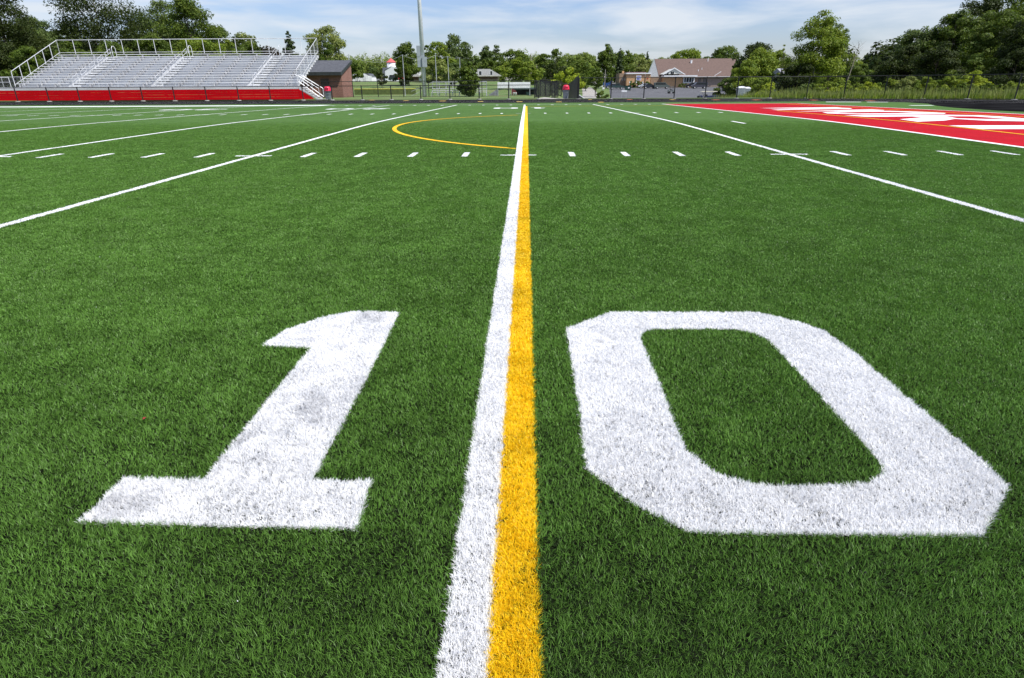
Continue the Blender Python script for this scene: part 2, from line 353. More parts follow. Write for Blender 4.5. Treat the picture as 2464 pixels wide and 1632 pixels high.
# pavement and car park beyond the fence on the right, drive on the left
def terr_poly(name, poly, m, off, step=4, **kw):
    mb = MB(); y0, y1 = min(p[1] for p in poly), max(p[1] for p in poly); yy = seg_y(y0, y1, step)
    for a, b in zip(yy[:-1], yy[1:]):
        q = clip_poly(clip_poly(poly, a, True), b, False)
        if len(q) < 3: continue
        x0, x1 = min(p[0] for p in q), max(p[0] for p in q); nx = max(1, int((x1-x0)/step)); 
        for i in range(nx):
            xa, xb = x0+(x1-x0)*i/nx, x0+(x1-x0)*(i+1)/nx
            r = [(p[1], p[0]) for p in q]; r = clip_poly(clip_poly(r, xa, True), xb, False); r = [(p[1], p[0]) for p in r]
            if len(r) >= 3: mb.add([(x, y, zt(x, y)+off) for x, y in r], [tuple(range(len(r)))])
    return mb.build(name, m, kind='structure', **kw)
terr_poly('pavement', [(xat(1400, 78), 78), (xat(1760, 78), 78), (xat(1760, 128), 128), (xat(1400, 128), 128)], G_PAVE, -0.03)
terr_poly('car_park', [(xat(1500, 128), 128), (xat(1800, 128), 128), (xat(1790, 250), 250), (xat(1465, 250), 250), (xat(1470, 150), 150)], G_ASPH, -0.03)
terr_poly('access_road', [(xat(1404, 128), 128), (xat(1470, 128), 128), (xat(1452, 150), 150), (xat(1412, 320), 320), (xat(1400, 320), 320)], G_PAVE, -0.026)
terr_poly('driveway', [(xat(955, 150), 150), (xat(1060, 150), 150), (xat(1060, 170), 170), (xat(900, 176), 176)], G_PAVE, -0.03)
terr_poly('concrete_pad', [(xat(1290, 70), 68.4), (xat(1392, 70), 68.4), (xat(1392, 80), 80), (xat(1310, 80), 80)], G_PAVE, -0.028)

# ------------------------------------------------------------------ the playing field
TURF = [(-120, -12), (20, -12), (20, 33), (21.1, 37.6), (22.6, 41.4), (25, 46), (26, 50), (25, 53), (22, 54.2), (-120, 54.2)]
mb = MB(); drape(mb, TURF, 0.0, 1.0)
mb.build('turf_field', T_GREEN, kind='structure', label='green artificial turf playing field')
W1 = 0.0508; YD = 0.9144; LN = 5*YD
ONE = [(-1.172, 7.00), (-1.168, 7.207), (-0.905, 7.209), (-0.903, 7.54), (-0.90, 8.24), (-1.142, 8.263), (-1.10, 8.46), (-0.975, 8.632), (-0.839, 8.727), (-0.565, 8.722), (-0.555, 8.305), (-0.550, 7.585), (-0.553, 7.215), (-0.361, 7.209), (-0.351, 6.985)]
ZOUT = [(0.343, 8.487), (0.602, 8.730), (1.413, 8.734), (1.560, 8.60), (1.652, 8.46), (1.668, 8.25), (1.668, 7.70), (1.668, 7.36), (1.650, 7.206), (1.42, 6.986), (0.603, 6.986), (0.47, 7.10), (0.336, 7.284), (0.345, 7.60), (0.345, 8.0)]
ZIN = [(0.70, 8.378), (0.74, 8.46), (0.80, 8.491), (1.216, 8.495), (1.29, 8.43), (1.328, 8.339), (1.328, 7.91), (1.325, 7.575), (1.325, 7.355), (1.30, 7.27), (1.225, 7.225), (1.131, 7.208), (0.859, 7.207), (0.75, 7.27), (0.69, 7.40), (0.695, 7.675), (0.70, 7.95)]
def flip(poly): return [(-x, 48.768-y) for x, y in poly]
BLT = {}     # marking object -> test for the fibres that belong to it
def marking(name, fn, m, off, label, cat='field marking', group=None):
    mb = MB(); fn(mb, off); return mb.build(name, m, label=label, cat=cat, group=group)
def ring(mb, off, outer, inner, fl=None):   # outer and inner outline joined by a skirt of quads
    import mathutils
    n = 64
    def walk(poly, a):
        cx_, cy_ = 1.006 , 7.86
        best = None
        for i in range(len(poly)):
            p, q = poly[i], poly[(i+1) % len(poly)]
            dx, dy = math.cos(a), math.sin(a); ex, ey = q[0]-p[0], q[1]-p[1]
            den = dx*ey-dy*ex
            if abs(den) < 1e-9: continue
            t = ((p[0]-cx_)*ey-(p[1]-cy_)*ex)/den; s_ = ((p[0]-cx_)*dy-(p[1]-cy_)*dx)/den
            if t > 0 and -1e-6 <= s_ <= 1+1e-6: best = t if best is None else max(best, t)
        return (cx_+dx_(a)*best, cy_+math.sin(a)*best)
    def dx_(a): return math.cos(a)
    O = [walk(outer, 2*math.pi*i/n) for i in range(n)]; I = [walk(inner, 2*math.pi*i/n) for i in range(n)]
    if fl: O, I = fl(O), fl(I)
    for i in range(n):
        j = (i+1) % n; mb.add([(p[0], p[1], zc(p[1])+off) for p in (O[i], O[j], I[j], I[i])], [(0, 1, 2, 3)])
def tri_fill(mb, poly, off):
    from mathutils.geometry import tessellate_polygon
    t = tessellate_polygon([[Vector((x, y, 0)) for x, y in poly]])
    mb.add([(x, y, zc(y)+off) for x, y in poly], [tuple(f) for f in t])
D_ONE = marking('number_one', lambda mb, o: tri_fill(mb, ONE, o), T_WHITE, .004, 'big white numeral 1 with grey scuffs in the near turf, left of the centre stripe')
D_ZERO = marking('number_zero', lambda mb, o: ring(mb, o, ZOUT, ZIN), T_WHITE, .004, 'big white rounded numeral 0 in the near turf, right of the yellow stripe')
L_WHITE = marking('white_stripe', lambda mb, o: strip(mb, -.053, .055, -0.1, 48.77, o), T_WHITE, .004, 'white ten yard stripe running up the middle beside the yellow one')
L_YELL = marking('yellow_stripe', lambda mb, o: strip(mb, .0565, .168, 4.0, 44.3, o), T_YELL, .0044, 'broad yellow stripe touching the white centre stripe on its right')
NAMES = {-1: 'first white yard line left of the centre stripe', -2: 'second white yard line left of the centre stripe', -3: 'third white yard line left of the centre stripe', -4: 'fourth white yard line left of the centre stripe',
         -5: 'fifth white yard line left of the centre stripe, short of the stand', -6: 'sixth white yard line left, crossing the far left corner of turf', -7: 'seventh white yard line left, just grazing the far left edge', 1: 'white yard line between the yellow stripe and the red end zone'}
LINES = {}
for k, lb in NAMES.items():
    LINES[k] = marking('yard_line', lambda mb, o, k=k: strip(mb, k*LN-W1, k*LN+W1, 0, 48.77, o), T_WHITE, .004, lb, group='white yard lines across the field')
marking('end_zone', lambda mb, o: strip(mb, 2*LN+.1, 18.1, 0, 48.70, o), T_RED, .004, 'solid red end zone with large white letters at the right', 'end zone')
marking('goal_line', lambda mb, o: strip(mb, 2*LN-.05, 2*LN+.1, 0, 48.77, o), T_WHITE, .008, 'white goal line edging the near side of the red end zone')
marking('end_line', lambda mb, o: strip(mb, 18.1, 18.24, 0, 48.77, o), T_WHITE, .004, 'white line edging the far side of the red end zone')
marking('sideline', lambda mb, o: (drape(mb, [(-100, 48.77), (18.24, 48.77), (18.24, 48.9), (-100, 48.9)], o)), T_WHITE, .006, 'thin white sideline along the far edge of the turf')
marking('team_box_border', lambda mb, o: (drape(mb, [(-100, 49.0), (-13.7, 49.0), (-13.7, 50.9), (-100, 50.9)], o)), T_WHITE, .004, 'thick white border band in front of the stand')
for (a, b, lb) in [((21.8, 52.7), (23.9, 51.9), 'white bar on turf corner beyond the end zone, leftmost of three'), ((24.2, 51.7), (25.4, 51.2), 'white bar on turf corner beyond the end zone, middle of three'), ((21.6, 42.1), (22.7, 41.8), 'white bar where the turf meets the track curve, rightmost of three')]:
    marking('white_bar', lambda mb, o, a=a, b=b: ribbon(mb, [a, b], .75, o, zf=lambda x, y: zc(y)), T_WHITE, .004, lb, group='white bars at the turf corner')
# soccer lines
PX, PY = 16.55, 24.2
def ybox(mb, x0, x1, hy, off):
    strip(mb, x0-.05, x0+.05, PY-hy, PY+hy, off)
    for s_ in (-1, 1): drape(mb, [(x0+.05, PY+s_*hy-.05), (x1, PY+s_*hy-.05), (x1, PY+s_*hy+.05), (x0+.05, PY+s_*hy+.05)], off)
marking('goal_area_line', lambda mb, o: ybox(mb, 11.15, PX-.06, 9.9, o), T_YELL, .012, 'yellow goal area outline crossing the white letters in the red end zone')
marking('soccer_goal_line', lambda mb, o: strip(mb, PX-.05, PX+.05, 0, 46.5, o), T_YELL, .012, 'thin yellow line along the far side of the red end zone')
marking('penalty_area_side', lambda mb, o: drape(mb, [(.17, 44.3), (9.0, 44.3), (9.0, 44.42), (.17, 44.42)], o), T_YELL, .004, 'faint thin yellow line across the far turf right of the centre stripe')
ARC = [(5.6+9.15*math.cos(a), 24.0+9.15*math.sin(a)) for a in np.linspace(math.radians(180-52.3), math.radians(180+52.3), 60)]
def arc_s(P): return [(x, 24.0+(y-24.0)*6.75/7.24) for x, y in P]
marking('penalty_arc', lambda mb, o: ribbon(mb, [p for p in arc_s(ARC) if p[0] < -.06], .11, o, zf=lambda x, y: zc(y)), T_YELL, .008, 'yellow curved penalty arc bulging left from the centre stripe')
# far numerals, upright for the far side
def fdig(name, polys, ox, lb, rings=False):
    def fn(mb, o):
        for pl in polys: tri_fill(mb, [(x+ox, y-.25) for x, y in flip(pl)], o)
    if rings:
        return marking(name, lambda mb, o: ring(mb, o, ZOUT, ZIN, fl=lambda P: [(-x+ox, 48.768-y-.25) for x, y in P]), T_WHITE, .004, lb, group='far yard numerals')
    return marking(name, fn, T_WHITE, .004, lb, group='far yard numerals')
fdig('far_number', [ONE], 0, 'small far white numeral 1 upside down just right of the centre stripe')
fdig('far_number', None, 0, 'small far white numeral 0 just left of the centre stripe top', True)
TWO = [(.35, 7), (1.6, 7), (1.6, 7.25), (.85, 7.25), (1.6, 7.9), (1.6, 8.5), (1.35, 8.73), (.6, 8.73), (.35, 8.5), (.35, 8.15), (.68, 8.15), (.75, 8.45), (1.2, 8.45), (1.25, 8.0), (.35, 7.3)]
THREE = [(.35, 7.2), (.6, 7), (1.4, 7), (1.65, 7.25), (1.65, 7.7), (1.5, 7.86), (1.65, 8.0), (1.65, 8.5), (1.4, 8.73), (.6, 8.73), (.35, 8.5), (.35, 8.2), (.7, 8.2), (.75, 8.45), (1.25, 8.45), (1.3, 8.0), (.85, 7.95), (.85, 7.75), (1.3, 7.7), (1.3, 7.25), (.75, 7.25), (.7, 7.5), (.35, 7.5)]
for kx, nm, pl, seq in ((-2, 'twenty', TWO, 2), (-4, 'thirty', THREE, 3)):
    ox = kx*LN
    fdig('far_number', [[(x-2.0, y) for x, y in pl]], ox, 'far white numeral %d upside down beside the %s left yard line' % (seq, 'second' if kx == -2 else 'fourth'))
    fdig('far_number', None, ox, 'far white numeral 0 beside the %s left yard line' % ('second' if kx == -2 else 'fourth'), True)
# hash marks: dashes 0.61 m long at thirds of the field, small cross ticks on the yard lines
def dash(x, y, near, side):
    mb = MB(); strip(mb, x-W1, x+W1, y-.30, y+.30, .004)
    return mb.build('hash_mark', T_WHITE, label='short white dash in the %s row of hash marks, %s of the centre stripe' % ('near' if near else 'far', side), cat='hash mark', group='%s row hash marks %s' % ('near' if near else 'far', side))
NEARD = []
for k in range(-24, 10):
    if k % 5 == 0: continue
    for near, y in ((1, 16.256), (0, 32.512)):
        if near and k < -12: continue
        if y == 16.256: NEARD.append(k)
        dash(k*YD, y+(0.12 if near else 0), near, 'left' if k < 0 else 'right')
TICKS = []
for k in (-4, -3, -2, -1, 0, 1):
    for near, y in ((1, 16.256), (0, 32.512)):
        if near and k < -2: continue
        mb = MB(); x = k*LN; drape(mb, [(x-.31, y-W1), (x+.31, y-W1), (x+.31, y+W1), (x-.31, y+W1)], .0032)
        mb.build('cross_tick', T_WHITE, label='thin white cross tick where a yard line meets the %s hash row' % ('near' if near else 'far'), cat='hash mark', group='cross ticks of the %s hash row' % ('near' if near else 'far'))
mb = MB(); strip(mb, 7*YD-W1, 7*YD+W1, 24.0, 25.2, .004)
mb.build('try_mark', T_WHITE, label='lone longer white dash between the last yard line and the end zone', cat='hash mark')
for k in range(-14, 10):
    if k % 5 == 0: continue
    mb = MB(); strip(mb, k*YD-W1*1.6, k*YD+W1*1.6, 47.9, 48.5, .004)
    mb.build('sideline_tick', T_WHITE, label='tiny white yard tick along the far sideline', cat='hash mark', group='yard ticks along the far sideline')
# end zone lettering, read off the field: bold serif strokes, partly behind the frame edge
LT = [[(11.9, 38.5), (13.44, 38.6), (16.0, 38.9), (15.9, 38.1), (13.9, 37.9)],
      [(11.78, 37.83), (13.44, 38.17), (15.72, 38.6), (16.0, 37.3), (14.85, 36.94), (13.2, 37.2)],
      [(11.45, 35.6), (13.8, 36.9), (15.9, 37.2), (15.6, 36.4), (14.41, 35.98), (12.6, 35.5), (11.6, 35.0)],
      [(11.6, 28.95), (15.18, 28.93), (16.01, 28.45), (16.02, 27.3), (15.74, 25.96), (14.56, 24.39), (13.76, 24.8), (13.56, 25.9), (12.68, 24.98), (11.53, 24.42), (11.8, 25.8), (13.3, 27.06), (13.3, 27.7), (11.7, 27.55)],
      [(11.35, 22.75), (16.1, 22.6), (16.1, 21.35), (11.35, 21.45)],
      [(11.5, 33.0), (11.9, 33.2), (14.6, 34.9), (15.9, 35.3), (16.0, 34.4), (15.6, 33.7), (11.7, 33.0)]]
LTL = ['white serif stroke of end zone lettering, farthest left', 'slanting white letter stroke second from far end', 'white diagonal letter stroke nearest the goal line yellow line start', 'big white looped letter in the middle of the red end zone', 'broad white letter bar in the red end zone at the right frame edge', 'slim white diagonal letter stroke left of the oval letter']
for pl, lb in zip(LT, LTL):
    marking('end_zone_letter', lambda mb, o, pl=pl: tri_fill(mb, pl, o), T_WHITE, .008, lb, 'painted letter', group='white letters in the red end zone')
mb = MB(); ocx, ocy = 14.1, 31.1
OO = [(12.2, 32.0), (14.01, 33.4), (15.62, 33.2), (16.14, 31.97), (16.26, 30.57), (15.59, 29.65), (14.31, 29.41), (12.65, 29.61), (11.85, 30.78)]
OI = [(12.75, 31.7), (13.7, 32.15), (14.68, 32.28), (15.2, 31.9), (15.41, 31.2), (15.1, 30.75), (14.47, 30.46), (12.87, 30.5), (12.4, 31.1)]
for i in range(9):
    j = (i+1) % 9; mb.add([(p[0], p[1], zc(p[1])+.008) for p in (OO[i], OO[j], OI[j], OI[i])], [(0, 1, 2, 3)])
mb.build('end_zone_letter', T_WHITE, label='white oval letter with a red middle in the end zone', cat='painted letter', group='white letters in the red end zone')
mb = MB(); mb.add([(x, y, zc(y)+.0115) for x, y in [(14.43, 27.73), (15.23, 27.51), (15.09, 25.76), (14.39, 25.72), (13.87, 26.25)]], [(0, 1, 2, 3, 4)])
mb.build('letter_counter', T_RED, bpy.data.objects['end_zone_letter.003'])

# ------------------------------------------------------------------ turf fibres
def inpoly(x, y, poly):
    r = np.zeros(len(x), bool)
    for i in range(len(poly)):
        x0, y0 = poly[i]; x1, y1 = poly[(i+1) % len(poly)]
        if y0 == y1: continue
        c = ((y0 > y) != (y1 > y)) & (x < (x1-x0)*(y-y0)/(y1-y0)+x0); r ^= c
    return r
def field_id(x, y):
    i = np.zeros(len(x), np.int32)
    for k in LINES: i[(abs(x-k*LN) < W1) & (y < 48.8) & (y > 0)] = 5
    for k in set(NEARD): i[(abs(x-k*YD) < W1) & (abs(y-16.376) < .30)] = 6
    for k in (-2, -1, 1): i[(abs(x-k*LN) < .31) & (abs(y-16.256) < .045)] = 6
    i[(abs(x) < .31) & (abs(y-16.256) < .045)] = 6
    X = x-5.6; Yy = (y-24.0)*7.24/6.75; rr = np.hypot(X, Yy); i[(abs(rr-9.15) < .055) & (x < -.05)] = 7
    i[(x > -.053) & (x < .0555)] = 1
    i[(x >= .0555) & (x < .168)] = 2
    near = (y > 6.9) & (y < 8.8) & (x > -1.3) & (x < 1.8)
    idx = np.where(near)[0]; xx, yy = x[idx], y[idx]
    i[idx[inpoly(xx, yy, ONE)]] = 3
    i[idx[inpoly(xx, yy, ZOUT) & ~inpoly(xx, yy, ZIN)]] = 4
    i[(x > 9.1)] = -1
    return i
def pix(x, y, z):
    d0, d1, d2 = x-CX, y-CY, z-CH
    wv = d0*FW[0]+d1*FW[1]+d2*FW[2]; wv = np.where(wv < .05, .05, wv)
    return 1232+FOC*(d0*RT[0]+d1*RT[1]+d2*RT[2])/wv, 816-FOC*(d0*UP[0]+d1*UP[1]+d2*UP[2])/wv
def zcv(y): return -.0079*(np.sqrt((np.clip(y, -12, 52)-24.384)**2+4)-2)
def vnoise(x, y, sc, seed):
    g = np.random.default_rng(seed).random((256, 256)); x = x*sc+1000; y = y*sc+1000
    xi, yi = np.floor(x).astype(int), np.floor(y).astype(int); fx, fy = x-xi, y-yi; fx = fx*fx*(3-2*fx); fy = fy*fy*(3-2*fy)
    a = g[xi % 256, yi % 256]; b = g[(xi+1) % 256, yi % 256]; c = g[xi % 256, (yi+1) % 256]; d = g[(xi+1) % 256, (yi+1) % 256]
    return (a*(1-fx)+b*fx)*(1-fy)+(c*(1-fx)+d*fx)*fy
BANDS = []; d_ = 0.55
while d_ < 21:
    dn = min(21.0, d_*1.2); dm = (d_+dn)/2; BANDS.append((d_, dn, dm)); d_ = dn
def wd_f(D): return .00175*(D/1.3)**.9 if D < 4 else .00175*(4/1.3)**.9*(D/4)
def kc_f(D): return 3.3+2.3*min(1, max(0, (D-1.4)/1.6))-1.0*min(1, max(0, (D-5)/4))
acc = {}
for bi, (d0, d1, dm) in enumerate(BANDS):
    nb = 7 if dm < 5 else 5; wd = wd_f(dm); ln = .0245 if dm < 3 else max(.002, .0245-.0016*(dm-3)); full = dm < 4.6
    st = math.sqrt(nb*wd*ln/kc_f(dm)); wd *= 1.0 if full else 1.9
    y0, y1 = CY+d0, CY+d1; hw = d1*1.0+.4
    gx = np.arange(-hw, hw, st); gy = np.arange(y0-(0.05 if bi == 0 else 0), y1, st)
    X, Yv = np.meshgrid(gx, gy); X = X.ravel()+rng.uniform(-.5, .5, X.size)*st; Yv = Yv.ravel()+rng.uniform(-.5, .5, Yv.size)*st
    u, v = pix(X, Yv, zcv(Yv)); ok = (u > -260) & (u < 2464+260) & (v < 1632+110)
    if d1 > 7: ok &= rng.random(X.size) < np.clip((21-(Yv-CY))/14.0, 0, 1)**1.5
    X, Yv = X[ok], Yv[ok]
    tf = field_id(X, Yv); dup = (tf > 0) & (rng.random(X.size) < .85)      # painted fibres stand denser
    xd_, yd_ = X[dup], Yv[dup]
    for rep in range(3 if dm < 3.5 else (2 if dm < 5 else 1)):
        X = np.concatenate([X, xd_+rng.uniform(-.5, .5, xd_.size)*st]); Yv = np.concatenate([Yv, yd_+rng.uniform(-.5, .5, xd_.size)*st])
    n = X.size
    ta = rng.uniform(0, 2*np.pi, n)
    X = np.repeat(X, nb); Yv = np.repeat(Yv, nb); ta = np.repeat(ta, nb); n = X.size
    az = ta+rng.normal(0, 1.6, n); off = rng.random(n)*st*.42
    X = X+np.cos(az)*off; Yv = Yv+np.sin(az)*off
    # the pile leans in broad swirls
    sw = (vnoise(X, Yv, 3.2, 3)-.5)*9+(vnoise(X, Yv, 12.0, 4)-.5)*6+math.radians(150)
    lx = np.cos(az)*.9+np.cos(sw)*.45; ly = np.sin(az)*.9+np.sin(sw)*.45
    lean = np.clip(rng.gamma(3.4, .26, n), .15, 1.6)
    nn = np.hypot(lx, ly)+1e-6; lx, ly = lx/nn, ly/nn
    hgt = ln*(.62+.5*rng.random(n))*(.84+.28*vnoise(X, Yv, 14, 5))
    H = hgt*np.cos(lean*.85); R_ = hgt*np.sin(lean*.85)
    fid = field_id(X, Yv); hgt[fid == 1] *= 1
    keep = fid >= 0
    ang = rng.uniform(0, np.pi, n); sx, sy = np.cos(ang)*wd/2, np.sin(ang)*wd/2
    Z = zcv(Yv)
    for k in range(0, 8):
        s = np.where((fid == k) & keep)[0]
        if not len(s): continue
        x, y, z, h_, r_, ax, ay, px, py = X[s], Yv[s], Z[s], H[s], R_[s], lx[s], ly[s], sx[s], sy[s]
        if full:
            V = np.empty((len(s), 5, 3))
            V[:, 0] = np.stack([x-px, y-py, z], 1); V[:, 1] = np.stack([x+px, y+py, z], 1)
            mx_, my_, mz_ = x+ax*r_*.36, y+ay*r_*.36, z+h_*.62
            V[:, 2] = np.stack([mx_+px*.9, my_+py*.9, mz_], 1); V[:, 3] = np.stack([mx_-px*.9, my_-py*.9, mz_], 1)
            V[:, 4] = np.stack([x+ax*r_, y+ay*r_, z+h_], 1)
        else:
            V = np.empty((len(s), 3, 3))
            V[:, 0] = np.stack([x-px, y-py, z+h_*.1], 1); V[:, 1] = np.stack([x+px, y+py, z+h_*.1], 1)
            V[:, 2] = np.stack([x+ax*r_, y+ay*r_, z+h_], 1)
        acc.setdefault(k, []).append(V)
def fibre_mesh(me_name, lst, base_obj, m):
    vs = []; idx = []; st_ = []; vo = 0; lo = 0
    for V in lst:
        n, c = V.shape[:2]; vs.append(V.reshape(-1, 3))
        b = vo+np.arange(n)[:, None]*c
        if c == 5:
            I = (b+np.array([0, 1, 2, 3, 3, 2, 4])).ravel(); S_ = (lo+np.arange(n)[:, None]*7+np.array([0, 4])).ravel(); lo += n*7
        else:
            I = (b+np.array([0, 1, 2])).ravel(); S_ = lo+np.arange(n)*3; lo += n*3
        idx.append(I); st_.append(S_); vo += n*c
    V = np.concatenate(vs); I = np.concatenate(idx); S_ = np.concatenate(st_)
    return np_mesh(me_name, V, (I, S_), m)
mb = MB(); drape(mb, [(-7.5, 5.2), (9.0, 5.2), (9.0, 11.2), (-7.5, 11.2)], .006, .5)
mb.build('rubber_infill', mat('rubber_crumb', (0.009, 0.013, 0.006), 1.0, scale=90, var=.4, spec=.02, bump=.6, bscale=250), kind='structure', label='dark rubber crumb between the roots of the near turf fibres')
tag(fibre_mesh('turf_fibres', acc[0], None, B_GREEN), kind='stuff', label='short green plastic turf fibres standing over the near field')
def adopt(parent, k, m, nm='fibres'):
    if k in acc: o = fibre_mesh(nm, acc[k], None, m); o.parent = parent; o['kind'] = 'stuff'
adopt(L_WHITE, 1, B_WHITE); adopt(L_YELL, 2, B_YELL); adopt(D_ONE, 3, B_WORN); adopt(D_ZERO, 4, B_WHITE)
def split_adopt(k, objs, m):
    """fibres of several lines, shared out by nearest line"""
    for key, ob in objs.items():
        lst = []
        for V in acc.get(k, []):
            c = V[:, 0, 0]; s = abs(c-key*LN) < .2
            if s.any(): lst.append(V[s])
        if lst: o = fibre_mesh('fibres', lst, None, m); o.parent = ob; o['kind'] = 'stuff'
split_adopt(5, {k: LINES[k] for k in LINES}, B_WHITE)
for ob in [o for o in bpy.data.objects if o.name.startswith(('hash_mark', 'cross_tick'))]:
    bb = [Vector(c) for c in ob.bound_box]; x0, x1 = min(c.x for c in bb), max(c.x for c in bb); y0, y1 = min(c.y for c in bb), max(c.y for c in bb)
    if y1 > 17: continue
    lst = []
    for V in acc.get(6, []):
        s = (V[:, 0, 0] > x0-.02) & (V[:, 0, 0] < x1+.02) & (V[:, 0, 1] > y0-.02) & (V[:, 0, 1] < y1+.02)
        if s.any(): lst.append(V[s])
    if lst: o = fibre_mesh('fibres', lst, None, B_WHITE); o.parent = ob; o['kind'] = 'stuff'
adopt(bpy.data.objects['penalty_arc'], 7, B_YELL)
del acc
# ------------------------------------------------------------------ shared materials of the things
ALU = mat('aluminium', (0.66, 0.665, 0.67), 0.45, var=0.06, scale=2.0, metal=0.35, spec=0.5)
ALU2 = mat('aluminium_plank', (0.64, 0.643, 0.645), 0.55, var=0.08, scale=0.8, metal=0.15, stretch=(0.3, 3, 3))
ALUD = mat('bracket_and_shade_grey', (0.34, 0.34, 0.35), 0.7)
GALV = mat('galvanised_steel', (0.40, 0.42, 0.43), 0.5, var=0.1, scale=1.5, metal=0.3)
BLK = mat('black_coated_steel', (0.012, 0.012, 0.013), 0.45, var=0.2)
REDP = mat('red_panel', (0.50, 0.001, 0.006), 0.7, var=0.03, scale=0.6, spec=0.05)
CONC = mat('concrete', (0.40, 0.39, 0.36), 0.9, var=0.12, scale=3)
WHT = mat('white_paint', (0.74, 0.75, 0.76), 0.6, var=0.05)
WIRE = wire_mat('black_chain_link', (0.015, 0.015, 0.016), 0.075, 0.0011)
SCRN = wire_mat('dark_windscreen', (0.02, 0.021, 0.023), 0.03, 0.0058)
WIRE2 = wire_mat('bright_chain_link', (0.55, 0.57, 0.58), 0.06, 0.0016)
GLASS = mat('dark_glass', (0.03, 0.035, 0.04), 0.12, spec=0.8)
BRICK = brick_mat('red_brown_brick', (0.19, 0.075, 0.055), (0.26, 0.11, 0.08), (0.26, 0.18, 0.15))
BRICKO = brick_mat('orange_brick', (0.55, 0.30, 0.13), (0.60, 0.35, 0.17), (0.52, 0.38, 0.25))
BRICKB = brick_mat('tan_brown_brick', (0.26, 0.17, 0.11), (0.32, 0.22, 0.14), (0.32, 0.26, 0.2))
RUB = mat('tyre_rubber', (0.02, 0.02, 0.02), 0.85)

# ------------------------------------------------------------------ grandstand on the left
BX0 = xat(40, 70.9, 205); BX1 = xat(719, 70.9, 205); BY = 69.0; DK = 1.02; BZ = -.2; NR = 13; TR = .60; RS = .246
st = empty('grandstand', (BX0, BY, BZ), 'long silver aluminium grandstand with a red front skirt', 'grandstand')
pan_x1b, pan_x1t = xat(755, BY, 239), xat(717, BY, 214)
mb = MB(); X = -75.0; pw = 3.05
while X < pan_x1t-.1:
    xb = min(X+pw, pan_x1t)
    for j in range(4):
        z0 = BZ+.06+.235*j; mb.box(X, xb-.012, BY, BY+.05, z0, z0+.222)
    X = xb
mb.prism_y([(pan_x1t, BZ+.06), (pan_x1b, BZ+.06), (pan_x1b, BZ+.12), (pan_x1t, BZ+1.0)], BY, BY+.05)
mb.build('red_skirt', REDP, st)
mb = MB(); mb.box(-75, pan_x1t, BY+.001, BY+.05, .80, .99); mb.build('fascia', ALU2, st)
mb = MB(); mb.box(-75, BX1+.4, BY+.0, BY+1.6, DK-.035, DK); mb.build('walkway', ALU2, st)
aisles = []
for ub, ut in ((174, 274), (374, 455), (609, 668)): aisles.append(xat(ub, 70.6, 205))
secs = []; a = BX0
for c in aisles: secs.append((a, c-.65)); a = c+.65
secs.append((a, BX1))
nbr = 0; rest_br = MB()
for i in range(NR):
    y = BY+1.6+TR*i; z = DK+RS*i
    mb = MB(); mb.box(BX0, BX1, y, y+TR-.005, z-.04, z)
    mb.box(BX0, BX1, y+TR-.03, y+TR-.002, z, z+RS-.041); mb.build('foot_deck', ALU2, st)
    for (x0, x1) in secs:
        mb = MB(); mb.box(x0, x1, y+.30, y+.56, z+.40, z+.44); mb.box(x0, x1, y+.296, y+.30, z+.375, z+.436); mb.build('seat_plank', ALU2, st)
    for q in range(int((BX1-BX0)/1.83)+1):
        x = BX0+.3+1.83*q
        if any(abs(x-c) < .7 for c in aisles) or x > BX1: continue
        if nbr < 100:
            MB().box(x-.05, x+.05, y+.31, y+.53, z+.0, z+.398).build('seat_bracket', ALUD, st); nbr += 1
        else: rest_br.box(x-.05, x+.05, y+.31, y+.53, z, z+.398)
    for c in aisles: MB().box(c-.6, c+.6, y+TR-.30, y+TR-.035, z+RS/2-.03, z+RS/2+.005).build('aisle_step', ALU, st)
    for c in aisles: MB().box(c-.6, c+.6, y+TR-.036, y+TR-.031, z+RS*.18, z+RS*.45).build('gap_shade_strip', ALUD, st)  # solid dark strip on the riser, colouring in the shade under each step
rest_br.build('seat_bracket', ALUD, st, kind='stuff')
# understructure
mb = MB(); yb = BY+1.6+TR*NR; zb = DK+RS*NR
for q in range(int((BX1-BX0)/3.66)+1):
    x = BX0+.15+3.66*q
    mb.tube((x, BY+1.7, DK-.05), (x, yb, zb-.15), .05); mb.tube((x, yb, BZ), (x, yb, zb), .05)
    mb.tube((x, yb-3, BZ), (x, yb-3, zb-3*RS/TR-.05), .045); mb.tube((x, yb-5.6, BZ), (x, yb-5.6, zb-5.6*RS/TR-.05), .045)
    mb.tube((x, yb-5.6, BZ+.1), (x, yb, zb-1.2), .03); mb.tube((x, yb-5.6, .9), (x, yb, .9), .03)
mb.build('underframe', GALV, st)
# guard rails
def rail(pts, hgt, posts, name, r=.032, mids=1, m=ALU):
    mb = MB(); top = [(p[0], p[1], p[2]+hgt) for p in pts]; mb.path(top, r)
    for k in range(mids): mb.path([(p[0], p[1], p[2]+hgt*(k+.0)/(mids)+.06) for p in pts], r*.7)
    for (p, q) in zip(pts[:-1], pts[1:]):
        n = max(1, int(round((Vector(q)-Vector(p)).length/posts)))
        for i in range(n+1):
            t = i/n; x, y, z = (p[j]*(1-t)+q[j]*t for j in range(3)); mb.tube((x, y, z-.1), (x, y, z+hgt), r)
    mb.build(name, m, st)
rail([(BX0, yb, zb+.35), (BX1, yb, zb+.35)], 1.32, 1.86, 'back_rail')
rail([(BX0, BY+1.7, DK+.25), (BX0, yb, zb+.35)], 1.30, 1.35, 'side_rail'); rail([(BX1, BY+1.7, DK+.25), (BX1, yb, zb+.35)], 1.30, 1.35, 'side_rail')
rail([(-75, BY+.06, DK), (BX1-.05, BY+.06, DK)], 1.02, 1.9, 'front_rail', r=.02)
